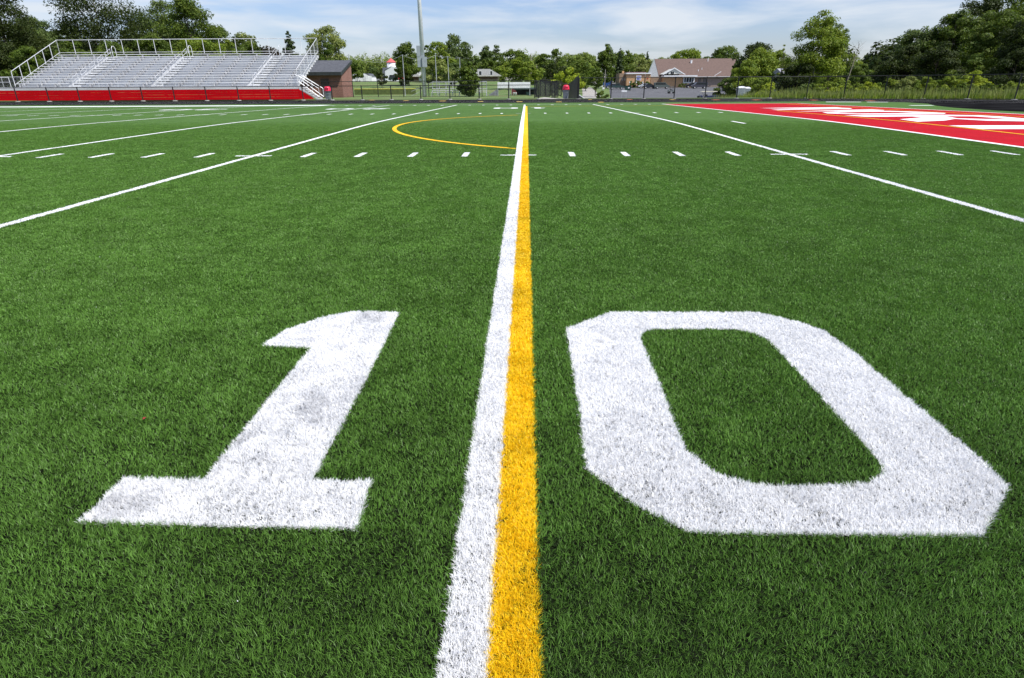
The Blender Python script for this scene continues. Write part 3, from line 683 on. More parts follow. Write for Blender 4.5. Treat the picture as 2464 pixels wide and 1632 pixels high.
rail([(-75, BY+1.5, DK), (BX0-.3, BY+1.5, DK)], 1.0, 1.6, 'ramp_rail', r=.025, mids=2)
for x in (BX1,):
    mb = MB(); mb.quad((x, BY+1.7, DK), (x, yb, zb), (x, yb, zb+1.62), (x, BY+1.7, DK+1.5)); mb.build('side_netting', WIRE2, st)
mb = MB(); mb.quad((-75, BY+.03, DK), (BX1, BY+.03, DK), (BX1, BY+.03, DK+1.0), (-75, BY+.03, DK+1.0)); mb.build('front_netting', WIRE2, st)
# aisle hand rails: pairs of short loops, the topmost one taller
for c in aisles:
    for k in range(5):
        i0, i1 = k*2.6+.3, k*2.6+2.0
        p = lambda i, h: (c, BY+1.6+TR*i, DK+RS*i+h)
        mb = MB(); mb.path([p(i0, 0), p(i0, .85), p(i1, .88), p(i1, 0)], .019); mb.path([p(i0, .5), p(i1, .5)], .022); mb.build('handrail', ALU, st)
    for dx in (.55,):
        q = lambda y, z: (c+dx, y, z)
        mb = MB(); mb.path([q(yb-.9, zb-.3), q(yb-.9, zb+.75), q(yb-.75, zb+.98), q(yb-.4, zb+.98), q(yb-.25, zb+.75), q(yb-.25, zb-.1)], .028); mb.build('handrail', ALU, st)
# stairs down on the right end and landing
sx0, sx1 = pan_x1t+.15, pan_x1b+.35
stp = MB(); n = 7
for i in range(n):
    x = sx0+(sx1-sx0)*i/n; z = DK-(DK-BZ)*(i+.5)/n; stp.box(x, x+(sx1-sx0)/n+.03, BY+.1, BY+1.35, z-.04, z)
stp.build('stair_tread', ALU2, st)
for y in (BY+.04, BY+1.4):
    mb = MB(); mb.prism_y([(sx0-.1, DK-.22), (sx0-.1, DK), (sx1+.1, BZ+.16), (sx1+.1, BZ+.02)], y, y+.05); mb.build('stringer', ALU, st)
    mb = MB(); mb.path([(sx0, y, DK), (sx0, y, DK+1.0), (sx1+.25, y, BZ+1.02), (sx1+.25, y, BZ+.25), (sx0, y, DK+.45)], .03)
    mb.tube(((sx0+sx1)/2, y, BZ+.5), ((sx0+sx1)/2, y, DK-.6+1.0), .028); mb.path([(sx0-.25, y, DK+1.06), (sx1+.1, y, BZ+1.12)], .026); mb.build('stair_rail', ALU, st)
mb = MB(); mb.box(sx1-.1, sx1+1.0, BY-.05, BY+1.5, BZ-.02, BZ+.06); mb.build('landing_slab', CONC, st)

# ------------------------------------------------------------------ fences
def fence(name, label, pts, hgt, prm, netm=WIRE, foot=True, zf=lambda x, y: -.22, posts=None, mid=False):
    o = empty(name, (pts[0][0], pts[0][1], zf(*pts[0])), label, 'fence')
    P = [(x, y, zf(x, y)) for x, y in pts]
    mb = MB(); mb.path([(x, y, z+hgt) for x, y, z in P], .032); mb.build('top_rail', BLK, o)
    mb = MB(); mb.path([(x, y, z+.05) for x, y, z in P], .016); mb.build('bottom_rail', BLK, o)
    mb = MB()
    for a, b in zip(P[:-1], P[1:]): mb.quad((a[0], a[1]+.03, a[2]+.03), (b[0], b[1]+.03, b[2]+.03), (b[0], b[1]+.03, b[2]+hgt), (a[0], a[1]+.03, a[2]+hgt))
    mb.build('netting', netm, o)
    for (x, y, z) in P:
        if x < -52: continue
        p = MB(); p.tube((x, y, z), (x, y, z+hgt+.05), prm, n=8); p.build('post', BLK, o)
        if foot:
            f = MB(); f.lathe(x, y, [(.22, z-.05), (.22, z+.035), (.16, z+.045)], 10); f.build('footing', CONC, o)
    return o
FY = 68.35
us = [42, 118, 192, 268, 344, 421, 498, 575, 651.5, 730, 800, 872, 942, 1013, 1083, 1153, 1224, 1296]
fp = [(xat(u, FY, 240), FY) for u in us]; d = fp[1][0]-fp[0][0]
fence('low_fence', 'low black chain link fence with posts in front of the grandstand and lawn', [(fp[0][0]-d*k, FY) for k in (9, 6, 3, 2, 1)]+fp, 1.26, .052)
rp = [(1392, 67.6), (1469.6, 67.6), (1548.6, 67.5), (1621.6, 67.5), (1696, 67.4), (1772, 67.3), (1851.5, 67.1), (1940, 66.7), (2029, 65.9), (2126, 64.6), (2222, 62.8), (2328, 60.4), (2442, 57.4)]
rpp = [(xat(u, Y, 236), Y) for u, Y in rp]; e1, e2 = rpp[-2], rpp[-1]
rpp += [(40.8, 54.8), (42.6, 52.0), (44.1, 49.1), (45.6, 45.8), (46.6, 42.0), (47.2, 38), (47.5, 34), (47.6, 20), (47.6, 0)]
fence('tall_fence', 'tall black chain link fence running behind the red end zone to the right', rpp, 1.86, .050, zf=lambda x, y: zc(y)-.04)
f3 = [(xat(u, 82, 225), 82.0) for u in (610, 673, 735, 791, 850, 910, 971, 1032, 1095, 1160, 1224, 1291, 1335, 1368)]
fence('lawn_fence', 'second black chain link fence standing on the lawn behind the low one', f3, 1.72, .045, foot=False, zf=lambda x, y: zt(x, y))
# gate cluster
def slat_fence(name, label, a, b, h0, h1, n):
    o = empty(name, (a[0], a[1], zt(*a)), label, 'fence')
    for i in range(n):
        t = (i+.5)/n; x, y = a[0]+(b[0]-a[0])*t, a[1]+(b[1]-a[1])*t; z = zt(x, y)-.02; h = h0+(h1-h0)*t
        mb = MB(); mb.box(x-.035, x+.035, y-.14*abs(b[1]-a[1])/n*2.2, y+.14*abs(b[1]-a[1])/n*2.2, z, z+h); mb.build('slat', BLK, o)
    for t in (0, 1):
        x, y = a[0]+(b[0]-a[0])*t, a[1]+(b[1]-a[1])*t; z = zt(x, y); mb = MB(); mb.tube((x, y, z), (x, y, z+(h0, h1)[t]+.06), .06, n=8); mb.build('post', BLK, o)
    mb = MB()
    for hh in (.08, .97): mb.tube((a[0], a[1], zt(*a)+h0*hh), (b[0], b[1], zt(*b)+h1*hh), .03)
    mb.build('rail', BLK, o); return o
slat_fence('slatted_fence', 'black slatted fence run receding beside the right trash can', (xat(1390, 68.2, 230), 68.2), (xat(1369, 81.5, 220), 81.5), 2.0, 1.8, 14)
def gate_leaf(label, u0, u1, Y, h, bars=2, mesh=True):
    x0, x1 = xat(u0, Y, 220), xat(u1, Y, 220); z = zt(x0, Y)+.02
    o = empty('gate', (x0, Y, z), label, 'gate')
    mb = MB(); mb.path([(x0, Y, z), (x0, Y, z+h), (x1, Y, z+h), (x1, Y, z+.1), (x0, Y, z+.1)], .038); mb.build('frame', BLK, o)
    for k in range(bars):
        t = (k+1)/(bars+1); mb = MB(); mb.tube((x0+(x1-x0)*t, Y, z+.1), (x0+(x1-x0)*t, Y, z+h), .03); mb.build('bar', BLK, o)
    if mesh: mb = MB(); mb.quad((x0, Y+.02, z+.1), (x1, Y+.02, z+.1), (x1, Y+.02, z+h), (x0, Y+.02, z+h)); mb.build('windscreen', SCRN, o)
gate_leaf('narrow black metal gate leaf right of the white board', 1286, 1297, 70.5, 1.55, 2)
gate_leaf('wider dark open gate leaf between two black posts', 1299, 1324, 74, 1.7, 1)
gate_leaf('dark screened fence panel behind the bare gate frames', 1300, 1352, 81, 1.6, 3)
gate_leaf('small black gate frame left of the right trash can', 1328, 1343, 76, 1.7, 1)

# ------------------------------------------------------------------ trash cans
GREY = mat('grey_plastic', (0.18, 0.205, 0.235), 0.55, var=0.06); REDD = mat('red_plastic', (0.62, 0.02, 0.06), 0.4, var=0.05)
def trash(u, Y, label):
    x = xat(u, Y, 225); z = zt(x, Y)-.02; o = empty('trash_can', (x, Y, z), label, 'trash can', 'grey barrels with red dome lids')
    b = MB(); b.lathe(x, Y, [(.24, z), (.25, z+.03), (.32, z+.74), (.345, z+.76), (.345, z+.80), (.32, z+.81)], 24); bd = b.build('barrel', GREY, o, True)
    for s_ in (-1, 1): h = MB(); h.box(x+s_*.31-.03, x+s_*.31+.05, Y-.08, Y+.08, z+.62, z+.67); h.build('handle', GREY, bd)
    b = MB(); b.lathe(x, Y, [(.36, z+.80), (.37, z+.86), (.345, z+.90), (.315, z+1.06), (.29, z+1.16), (.20, z+1.235), (.06, z+1.255)], 24); ld = b.build('dome_lid', REDD, o, True)
    f = MB(); f.box(x-.16, x+.16, Y-.345, Y-.30, z+.93, z+1.10); f.build('flap', mat('lid_flap', (0.40, 0.012, 0.04), 0.5), ld)
    for zz in (.3, .55): r = MB(); r.lathe(x, Y, [(.262+zz*.075, z+zz), (.272+zz*.075, z+zz+.02), (.262+zz*.075, z+zz+.04)], 24); r.build('rib', GREY, bd)
trash(789, 69.4, 'grey trash can with red dome lid at the foot of the grandstand stairs')
trash(1361.5, 69.8, 'grey trash can with red dome lid beside the black slatted fence')

# ------------------------------------------------------------------ brick hut
HY = 83.2; hx1 = xat(824, HY, 210); hx0 = hx1-7.6; hz0 = zt(hx1, HY)-.1; hze = zat(173, HY, 824); HYB = HY+4.7; hzr = zat(147.5, HYB, 848)
h = empty('brick_hut', (hx0, HY, hz0), 'red brown brick hut with a dark sloping roof next to the grandstand', 'building')
MB().prism_x([(HY, hz0), (HYB, hz0), (HYB, hzr-.12), (HY, hze-.12)], hx0, hx1).build('wall', BRICK, h)
RF = mat('charcoal_shingles', (0.075, 0.078, 0.088), 0.9, var=0.15, scale=3, stretch=(1, 1, 6))
TRM = mat('dark_trim', (0.03, 0.035, 0.035), 0.6)
sl_ = (hzr-hze)/(HYB-HY)
rf = MB().prism_x([(HY-.45, hze-.45*sl_+.10), (HYB+.1, hzr+.12), (HYB+.1, hzr-.02), (HY-.45, hze-.45*sl_-.06)], hx0-.3, hx1+.12).build('roof', RF, h)
MB().box(hx0-.3, hx1+.125, HY-.49, HY-.452, hze-.45*sl_-.26, hze-.45*sl_+.11).build('fascia', TRM, h)
MB().prism_x([(HY-.45, hze-.45*sl_+.06), (HYB+.1, hzr+.09), (HYB+.1, hzr-.24), (HY-.45, hze-.45*sl_-.26)], hx1+.122, hx1+.15).build('verge_board', TRM, h)
xd = xat(784, HY-.02, 215); d_ = MB().box(xd-.5, xd+.5, HY-.05, HY-.004, hz0+.1, hz0+2.15).build('door', mat('brown_door', (0.09, 0.06, 0.055), 0.6), h)
MB().box(xd+.34, xd+.42, HY-.09, HY-.052, hz0+1.05, hz0+1.12).build('handle', GALV, d_)
# ------------------------------------------------------------------ light pole
PYY = 83.0; px_ = xat(1022, PYY, 230); pz = zt(px_, PYY)-.1
o = empty('light_pole', (px_, PYY, pz), 'tall pale grey floodlight pole with grey boxes strapped to it', 'light pole')
MB().tube((px_, PYY, pz), (px_, PYY, 24), .265, .16, n=20).build('pole', mat('pole_paint', (0.60, 0.625, 0.64), 0.5, var=0.05), o, True)
BOXM = mat('cabinet_grey', (0.30, 0.335, 0.35), 0.55, var=0.05)
x0 = xat(1005, PYY, 140); za, zb_ = zat(162, PYY, 1015), zat(110.5, PYY, 1015); zm = zat(137, PYY, 1015)
MB().box(x0, x0+.5, PYY-.36, PYY-.06, za, zm-.03).build('control_box', BOXM, o); MB().box(x0-.03, x0+.36, PYY-.36, PYY-.06, zm, zb_).build('control_box', BOXM, o)
x1 = xat(1016.8, PYY, 140); MB().box(x1, x1+.52, PYY-.50, PYY-.24, za, zm-.01).build('control_box', BOXM, o)
MB().box(px_-.02, px_+.03, PYY-.30, PYY-.262, pz+.2, za).build('conduit', GALV, o)
# ------------------------------------------------------------------ net poles of the ball field
def npole(u0, vt, vb, Y, lb):
    x = xat(u0, Y, vb); z = zt(x, Y)-.1; mb = MB(); mb.tube((x, Y, z), (x+.0, Y, zat(vt, Y, u0)), .06, .045, n=8)
    mb.build('net_pole', GALV, None, label=lb, cat='pole', group='thin grey net poles'); return (x, Y, zat(vt, Y, u0))
NP = [npole(848, 131, 230, 90, 'thin grey net pole at the right corner of the brick hut'), npole(975, 132, 228, 92, 'thin grey net pole left of the big floodlight pole'),
      npole(1052, 133, 226, 95, 'thin grey net pole first to the right of the big floodlight pole'), npole(1081, 136, 225, 100, 'thin grey net pole second to the right of the big floodlight pole'),
      npole(1109, 139, 224, 106, 'thin grey net pole behind the leafy columnar tree')]
mb = MB()
for a, b in zip(NP[:-1], NP[1:]):
    pts = [(a[0]+(b[0]-a[0])*t, a[1]+(b[1]-a[1])*t, a[2]+(b[2]-a[2])*t-1.1*4*t*(1-t)*(abs(b[0]-a[0])/8.)) for t in np.linspace(0, 1, 12)]
    mb.path(pts, .016, n=4)
mb.build('net_cable', GALV, None, label='thin sagging cable strung between the grey net poles', cat='cable')
# low yellow capped barrier of the ball field
x0, x1 = xat(852, 97, 214), xat(1000, 97, 214); z = zat(214.4, 97, 930)
o = empty('outfield_barrier', (x0, 97, z-.5), 'low olive barrier with a thin yellow cap on the lawn right of the hut', 'fence')
MB().box(x0, x1, 97, 97.04, z-.75, z-.03).build('panel', mat('olive_mesh', (0.10, 0.13, 0.035), 0.95, var=0.1), o)
MB().tube((x0, 97.02, z), (x1, 97.02, z), .05).build('cap', mat('yellow_cap', (0.55, 0.50, 0.08), 0.6), o)

# ------------------------------------------------------------------ small grey bleacher and white board
Y0 = 86.5; xa, xb = xat(1041, Y0, 215), xat(1171, Y0, 215); z0 = zt(xa, Y0)-.03
o = empty('small_bleacher', (xa, Y0, z0), 'small grey metal bleacher with rails behind the columnar tree', 'bleacher')
zp = zat(217, Y0, 1100); ztop = zat(197.5, Y0, 1100)
for k in range(3): MB().box(xa, xb, Y0-.3-.55*k, Y0-.02-.55*k, zp-.06-.2*k+.2, zp-.2*k+.2).build('seat_plank', ALU2, o)
for i in range(9):
    x = xa+(xb-xa)*i/8; MB().path([(x, Y0, z0), (x, Y0, ztop), ], .045).tube((x, Y0, zp), (x, Y0-1.5, z0), .025).build('upright', GALV, o)
for zz in (ztop, (ztop+zp)/2+.1): MB().tube((xa, Y0, zz), (xb, Y0, zz), .05).build('rail', GALV, o)
MB().path([(xb-1.5, Y0+.01, zp), (xb, Y0+.01, ztop)], .025).build('brace', GALV, o)
MB().path([(xa-2.6, Y0-.5, z0+.1), (xa, Y0-.1, zp+.5)], .025).tube((xa-2.6, Y0-.5, z0+.6), (xa, Y0-.1, ztop), .025).tube((xa-1.5, Y0-.3, z0), (xa-1.5, Y0-.3, z0+.85), .02).build('stair_rail', GALV, o)
Y1 = 88.0; xa, xb = xat(1197, Y1, 205), xat(1276, Y1, 205); zz0, zz1 = zat(212.2, Y1, 1236), zat(197.8, Y1, 1236); xm = xat(1225, Y1, 205); zg = zt(xa, Y1)-.05
o = empty('white_board', (xa, Y1, zg), 'long blank white board on thin legs behind the fence', 'board')
MB().box(xa, xm-.04, Y1, Y1+.06, zz0, zz1).build('panel', WHT, o); MB().box(xm+.04, xb, Y1, Y1+.06, zz0, zz1).build('panel', WHT, o)
for x in (xa+.05, xm, xb-.05): MB().box(x-.04, x+.04, Y1+.07, Y1+.15, zg, zz1+.02).build('leg', GALV, o)
# dugout
Y2 = 92.0; xa, xb = xat(1234, Y2, 220), xat(1289, Y2, 220); zg = zt(xa, Y2)-.05; zt2 = zat(213.5, Y2, 1260)
o = empty('dugout', (xa, Y2, zg), 'low dark green dugout shelter under the white board', 'shelter')
DG = mat('dark_green_panel', (0.022, 0.04, 0.03), 0.8); DD = mat('dark_inside', (0.012, 0.013, 0.014), 0.9)
MB().box(xa, xb, Y2+1.6, Y2+1.7, zg, zt2-.02).build('back_wall', DG, o)
MB().prism_x([(Y2-.25, zt2-.12), (Y2-.25, zt2), (Y2+1.9, zt2+.12), (Y2+1.9, zt2)], xa-.2, xb+.2).build('roof', DG, o)
for i in range(5):
    x = xa+(xb-xa)*i/4; MB().box(x-.05, x+.05, Y2, Y2+.1, zg, zt2-.12).build('post', DD, o)
MB().box(xa+1.5, xb-.2, Y2+1.1, Y2+1.4, zg+.40, zg+.45).build('bench', mat('bench_wood', (0.14, 0.10, 0.07), 0.8), o)
MB().box(xb-1.25, xb-.75, Y2+.02, Y2+.08, zg, zt2-.4).build('panel', mat('teal_panel', (0.05, 0.10, 0.09), 0.8), o)
x = xat(1232, 90.5, 225); zg = zt(x, 90.5)
o = empty('banner', (x, 90.5, zg), 'small dark red banner leaning by the dugout', 'banner')
MB().prism_y([(x-.05, zg+.05), (x+.75, zg+.05), (x+.5, zg+.55), (x-.05, zg+.85)], 90.5, 90.54).build('cloth', mat('maroon_cloth', (0.14, 0.03, 0.03), 0.8), o)
MB().box(x-.09, x-.05, 90.49, 90.55, zg-.05, zg+.9).build('pole', GALV, o)
for k, (u, c) in enumerate(((1236, 'white'), (1241, 'white'))):
    x = xat(u, 89.5, 228); zg = zt(x, 89.5); MB().lathe(x, 89.5, [(.10, zg-.02), (.13, zg+.3), (.135, zg+.32), (.12, zg+.33)], 14).build('bucket', WHT, None, True, label='little white bucket on the grass below the white board, %s of two' % ('left' if k == 0 else 'right'), cat='bucket', group='white buckets below the board')
x0, x1 = xat(1176, 90, 225), xat(1197, 90, 225); zg = zt(x0, 90)-.03
o = empty('tarp', (x0, 90, zg), 'sloping grey tarpaulin panel left of the white board', 'tarpaulin')
MB().prism_y([(x0, zg), (x1, zg), (x1, zat(214.5, 90, 1197)), (x0, zg+.1)], 90, 90.05).build('sheet', mat('grey_tarp', (0.21, 0.22, 0.24), 0.7), o)
MB().box(x1, x1+.05, 89.97, 90.06, zg, zat(213, 90, 1197)).build('post', GALV, o)

# ------------------------------------------------------------------ buildings
def win(o, x0, x1, Y, z0, z1, fr=WHT, nm='window', gl=GLASS, t=.08):
    f = MB(); f.box(x0, x1, Y-.05, Y+.02, z0, z0+t).box(x0, x1, Y-.05, Y+.02, z1-t, z1).box(x0, x0+t, Y-.05, Y+.02, z0+t, z1-t).box(x1-t, x1, Y-.05, Y+.02, z0+t, z1-t)
    f = f.build(nm, fr, o); MB().box(x0+t, x1-t, Y-.02, Y+.01, z0+t, z1-t).build('pane', gl, f); return f
# low house with grey hipped roof
HYY = 150.0; xa, xb = xat(985, HYY, 185), xat(1203, HYY, 185); zg = zt((xa+xb)/2, HYY)-.3; ze, zr = zat(182.5, HYY, 1180), zat(166.5, HYY+5, 1160)
o = empty('low_house', (xa, HYY, zg), 'long low tan house with a grey hipped roof beyond the ball field', 'building')
TAN = mat('tan_siding', (0.36, 0.29, 0.20), 0.85, var=0.05, scale=4, stretch=(.2, .2, 12)); RG = mat('grey_shingles', (0.20, 0.205, 0.19), 0.9, var=0.1, scale=5)
MB().box(xa+.5, xb-.5, HYY, HYY+9, zg, ze).build('wall', TAN, o)
MB().box(xa+.5, xb-.5, HYY-.03, HYY-.003, ze-.75, ze-.01).build('soffit_band', mat('brown_band', (0.13, 0.08, 0.06), 0.8), o)
rx0, rx1 = xat(1000, HYY, 170), xat(1176, HYY, 170)
r = MB(); r.add([(xa, HYY-.6, ze), (xb+.2, HYY-.6, ze), (xb+.2, HYY+9.6, ze), (xa, HYY+9.6, ze), (rx0, HYY+4.5, zr), (rx1, HYY+4.5, zr)], [(0, 1, 5, 4), (1, 2, 5), (2, 3, 4, 5), (3, 0, 4), (0, 3, 2, 1)])
r = r.build('roof', RG, o); xv = xat(1000, HYY-.2, 170); MB().tube((xv, HYY+1, ze), (xv, HYY+1, zat(160, HYY, 1000)), .22, n=10).build('vent_pipe', WHT, r)
MB().box(xa, xb+.2, HYY-.65, HYY-.605, ze-.12, ze+.05).build('gutter', mat('pale_trim', (0.5, 0.48, 0.42), 0.7), o)
for u0, u1, nm in ((1008, 1016, 'door'), (1152, 1160, 'window'), (1179, 1186, 'window')):
    win(o, xat(u0, HYY, 190), xat(u1, HYY, 190), HYY-.03, zg+(.3 if nm == 'door' else 1.2), zg+2.4, nm=nm, gl=(WHT if nm == 'door' else GLASS))
# barn with round tower and red cone roof
BYY = 262.0; xs_ = xat(941, BYY, 150); zg = zt(xs_, BYY)-.5
o = empty('white_tower', (xs_, BYY, zg), 'round white tower with a pointed red roof', 'silo')
ztp = zat(150.5, BYY, 940); MB().lathe(xs_, BYY, [(1.72, zg), (1.72, ztp)], 28).build('wall', mat('barn_white', (0.66, 0.67, 0.68), 0.8, var=0.04), o, True)
MB().lathe(xs_, BYY, [(1.95, ztp), (.03, zat(140, BYY, 940))], 28).build('roof', mat('faded_red_roof', (0.60, 0.10, 0.10), 0.6), o)
o = empty('white_barn', (xat(925, 255), 255, zt(xs_, 255)), 'white gabled barn wing standing in front of the round tower', 'building')
xa, xb = xat(926, 252, 180), xat(953, 252, 180); zg = zt(xs_, 252)-.5
MB().prism_y([(xa, zg), (xb, zg), (xb, zat(166, 252, 940)+.6), (xb-1.6, zat(160, 252, 940)), (xa+.2, zat(170, 252, 940))], 252, 258).build('wall', MATS['barn_white'], o)
MB().add([(xa-.2, 251.8, zat(170, 252, 940)+.02), (xb-1.6, 251.8, zat(160, 252, 940)+.05), (xb-1.6, 258.2, zat(160, 252, 940)+.05), (xa-.2, 258.2, zat(170, 252, 940)+.02)], [(0, 1, 2, 3)]).build('roof', RG, o)
MB().box(xa-1.7, xa, 256, 262, zg, zat(163, 258, 925)).build('side_wing', mat('slate_wing', (0.14, 0.15, 0.17), 0.8), o)
# sheds
def shed(u0, u1, vt, vb, Y, label, dark):
    xa, xb = xat(u0, Y, 188), xat(u1, Y, 188); zg = zat(vb, Y, u0)-.4; ze = zat(vb-(vb-vt)*.72, Y, u0); zr = zat(vt, Y, u0)
    o = empty('shed', (xa, Y, zg), label, 'shed')
    m = WHT; w_ = xb-xa
    if dark:
        g = [(xa, zg), (xa+w_*.72, zg), (xa+w_*.72, ze), (xa+w_*.62, zr-.35), (xa+w_*.36, zr), (xa+w_*.1, zr-.35), (xa, ze)]
        MB().prism_y(g, Y, Y+.1).build('gable_wall', m, o); MB().box(xa+w_*.05, xb-.1, Y+.1, Y+5, zg, ze).build('wall', m, o)
        MB().prism_y([(xa-.1, ze), (xa+w_*.1, zr-.32), (xa+w_*.36, zr+.06), (xa+w_*.70, zr-.02), (xb-.5, zr-.45), (xb+.1, ze)], Y+.11, Y+5.1).build('roof', mat('slate_roof', (0.09, 0.10, 0.115), 0.85), o)
        MB().box(xa+w_*.25, xa+w_*.5, Y-.04, Y-.003, zg+.4, ze).build('door', mat('offwhite_door', (0.6, 0.61, 0.62), 0.7), o)
    else:
        MB().box(xa, xb, Y, Y+4, zg, ze).build('wall', m, o); MB().prism_x([(Y-.2, ze), (Y+2, zr), (Y+4.2, ze)], xa-.15, xb+.15).build('roof', mat('pale_roof', (0.5, 0.51, 0.52), 0.7), o)
        MB().box(xa+w_*.3, xa+w_*.6, Y-.04, Y-.003, ze-1.1, ze-.3).build('door', mat('offwhite_door', (0.6, 0.61, 0.62), 0.7), o)
shed(849, 865, 178, 195, 165, 'small plain white shed just right of the brick hut', False)
shed(866, 895, 177, 197.5, 163, 'white shed with a rounded dark barn roof', True)
xa, xb = xat(895, 172, 190), xat(912, 172, 190); zg = zt(xa, 172)-.2
o = empty('grey_wall', (xa, 172, zg), 'low grey wall right of the white barn roofed shed', 'wall'); MB().box(xa, xb, 172, 172.3, zg, zat(190, 172, 900)).build('panel', mat('mid_grey', (0.24, 0.25, 0.26), 0.8), o)

# orange brick wing with the flat roof
OY = 236.0
def bz(v, Y=OY, u=1550): return zat(v, Y, u)
xa, xb = xat(1508, OY, 190), xat(1565, OY, 190); zg = zt(xa, OY)-.5
o = empty('flat_roof_building', (xa, OY, zg), 'orange brick building with flat white roof edge and round bushes in front', 'building')
MB().box(xa, xb, OY, OY+12, zg, bz(178.2)).build('wall', BRICKO, o)
MB().box(xa-.3, xb+.1, OY-.35, OY+12, bz(178.2)+.003, bz(175.6)).build('roof_edge', WHT, o)
MB().box(xa+.2, xb-1.5, OY+1.5, OY+11, bz(175.6)+.003, bz(173.4)).build('roof_box', mat('dull_red_roof', (0.20, 0.12, 0.13), 0.8), o)
xw = xat(1490, OY+3, 190); MB().box(xw, xa-.01, OY+3, OY+12, zg, bz(176)).build('side_wing', BRICKB, o)
xc = xat(1499.5, OY+5, 172); MB().box(xc-.35, xc+.35, OY+5, OY+5.8, bz(176)-.1, bz(170)).build('chimney', BRICKO, o)
MB().box(xat(1557, OY, 180), xat(1560.5, OY, 180), OY-.08, OY-.004, bz(190.3), bz(187.6)).build('red_vent', mat('red_small', (0.5, 0.08, 0.05), 0.6), o)
for u0 in (1496, 1502): win(o, xat(u0, OY+3, 190), xat(u0+3, OY+3, 190), OY+2.99, bz(193), bz(188), nm='window', gl=mat('pale_pane', (0.3, 0.3, 0.3), 0.4))
# sign with blue figures
xs0, xs1 = xat(1531, OY-.3, 188), xat(1543, OY-.3, 188); z0, z1 = bz(193.6), bz(182)
o2 = empty('wall_sign', (xs0, OY-.3, z0), 'square white sign with blue figures on the orange brick wall', 'sign')
MB().box(xs0, xs1, OY-.3, OY-.2, z0, z1).build('board', WHT, o2)
BLU = mat('sign_blue', (0.06, 0.07, 0.42), 0.6); mb = MB(); w_, h_ = xs1-xs0, z1-z0
mb.box(xs0+.14*w_, xs0+.86*w_, OY-.33, OY-.303, z0+.80*h_, z0+.92*h_)
for a_, ww in ((.14, .14), (.34, .12), (.53, .12)):
    mb.box(xs0+a_*w_, xs0+(a_+ww)*w_, OY-.33, OY-.303, z0+.12*h_, z0+.52*h_); mb.lathe(xs0+(a_+ww/2)*w_, OY-.318, [(.01, z0+.56*h_), (.085, z0+.60*h_), (.085, z0+.66*h_), (.01, z0+.70*h_)], 10)
mb.box(xs0+.76*w_, xs0+.86*w_, OY-.33, OY-.303, z0+.12*h_, z0+.7*h_); mb.build('blue_figures', BLU, o2)
# church-like building
KY = 240.0; zg = zt(xat(1640, KY), KY)-.6
ka, kb = xat(1563, KY, 190), xat(1752, KY, 190); ze = zat(184.5, KY, 1640); ry = KY+13; zr = zat(141.5, ry, 1650)
o = empty('hall', (ka, KY, zg), 'large hall with a broad brown shingle roof, grey gable and white entrance', 'building')
BRN = mat('brown_shingles', (0.125, 0.083, 0.068), 0.9, var=0.08, scale=2); GAB = mat('grey_gable', (0.27, 0.285, 0.29), 0.8)
rxa, rxb = xat(1575, ry, 142), xat(1772, ry, 142); gx = xat(1585, KY, 184)
MB().box(ka, kb, KY+.4, KY+26, zg, ze).build('wall', mat('taupe_wall', (0.27, 0.215, 0.175), 0.85, var=.06), o)
ga = xat(1563, KY+.5, 184)
MB().add([(rxa, ry, zr), (rxb, ry, zr), (kb+.4, KY-.4, ze-.05), (gx, KY-.4, ze-.05), (rxa, ry, zr-.3), (rxb, ry, zr-.3), (kb+.4, KY-.4, ze-.35), (gx, KY-.4, ze-.35), (gx, KY+26.4, ze), (kb+.4, KY+26.4, ze)],
         [(3, 2, 1, 0), (3, 7, 6, 2), (0, 1, 9, 8), (4, 5, 6, 7), (0, 4, 7, 3), (1, 2, 6, 5)]).build('roof', BRN, o)
MB().add([(rxa-.02, ry, zr-.1), (gx-.02, KY-.3, ze-.1), (ga-.3, KY+3.5, ze-.1), (ga-.3, KY+3.5, ze-.1-.01)], [(0, 1, 2)]).build('gable', GAB, o)
MB().path([(rxa-.1, ry, zr), (ga-.4, KY+3.4, ze-.1)], .22, n=6).build('barge_board', mat('grey_green_trim', (0.16, 0.19, 0.18), 0.7), o)
MB().box(gx, kb+.4, KY-.5, KY-.402, ze-.36, ze-.04).build('gutter', WHT, o)
pa, pb = xat(1597, KY-6, 180), xat(1646, KY-6, 180); pz0, pz1 = zat(178.5, KY-6, 1620), zat(165.3, KY-6, 1622); pm = (pa+pb)/2
MB().prism_y([(pa, pz0), (pb, pz0), (pm, pz1)], KY-6, KY+2).build('porch_gable', mat('cream_gable', (0.52, 0.52, 0.47), 0.8), o)
MB().prism_y([(pa-.5, pz0-.15), (pm, pz1+.35), (pb+.5, pz0-.15), (pb+.1, pz0-.15), (pm, pz1), (pa-.1, pz0-.15)], KY-6.3, KY-6.01).build('porch_trim', WHT, o)
for u in (1607, 1616, 1620): win(o, xat(u-2, KY-6.1, 180), xat(u+1.5, KY-6.1, 180), KY-6.02, pz0+.05, pz0+.75, fr=TRM, nm='vent_window')
MB().box(xat(1595, KY-7), xat(1675, KY-7), KY-7, KY-2, zat(184.6, KY-7, 1630), zat(181.6, KY-7, 1630)).build('canopy', WHT, o)
MB().box(xat(1595, KY-5.5), xat(1640, KY-5.5), KY-5.5, KY+.3, zg, zat(184.7, KY-5.5, 1630)).build('porch_wall', BRICKO, o)
MB().box(xat(1564, KY-2), xat(1594.5, KY-2), KY-2, KY+.3, zg, zat(184.9, KY-2, 1580)).build('brown_wing', BRICKB, o)
wx0, wx1 = xat(1642, KY-5.5), xat(1669, KY-5.5); wf = win(o, wx0, wx1, KY-5.5, zat(200.5, KY-5.5, 1655), zat(185, KY-5.5, 1655), t=.35, nm='entrance_glazing')
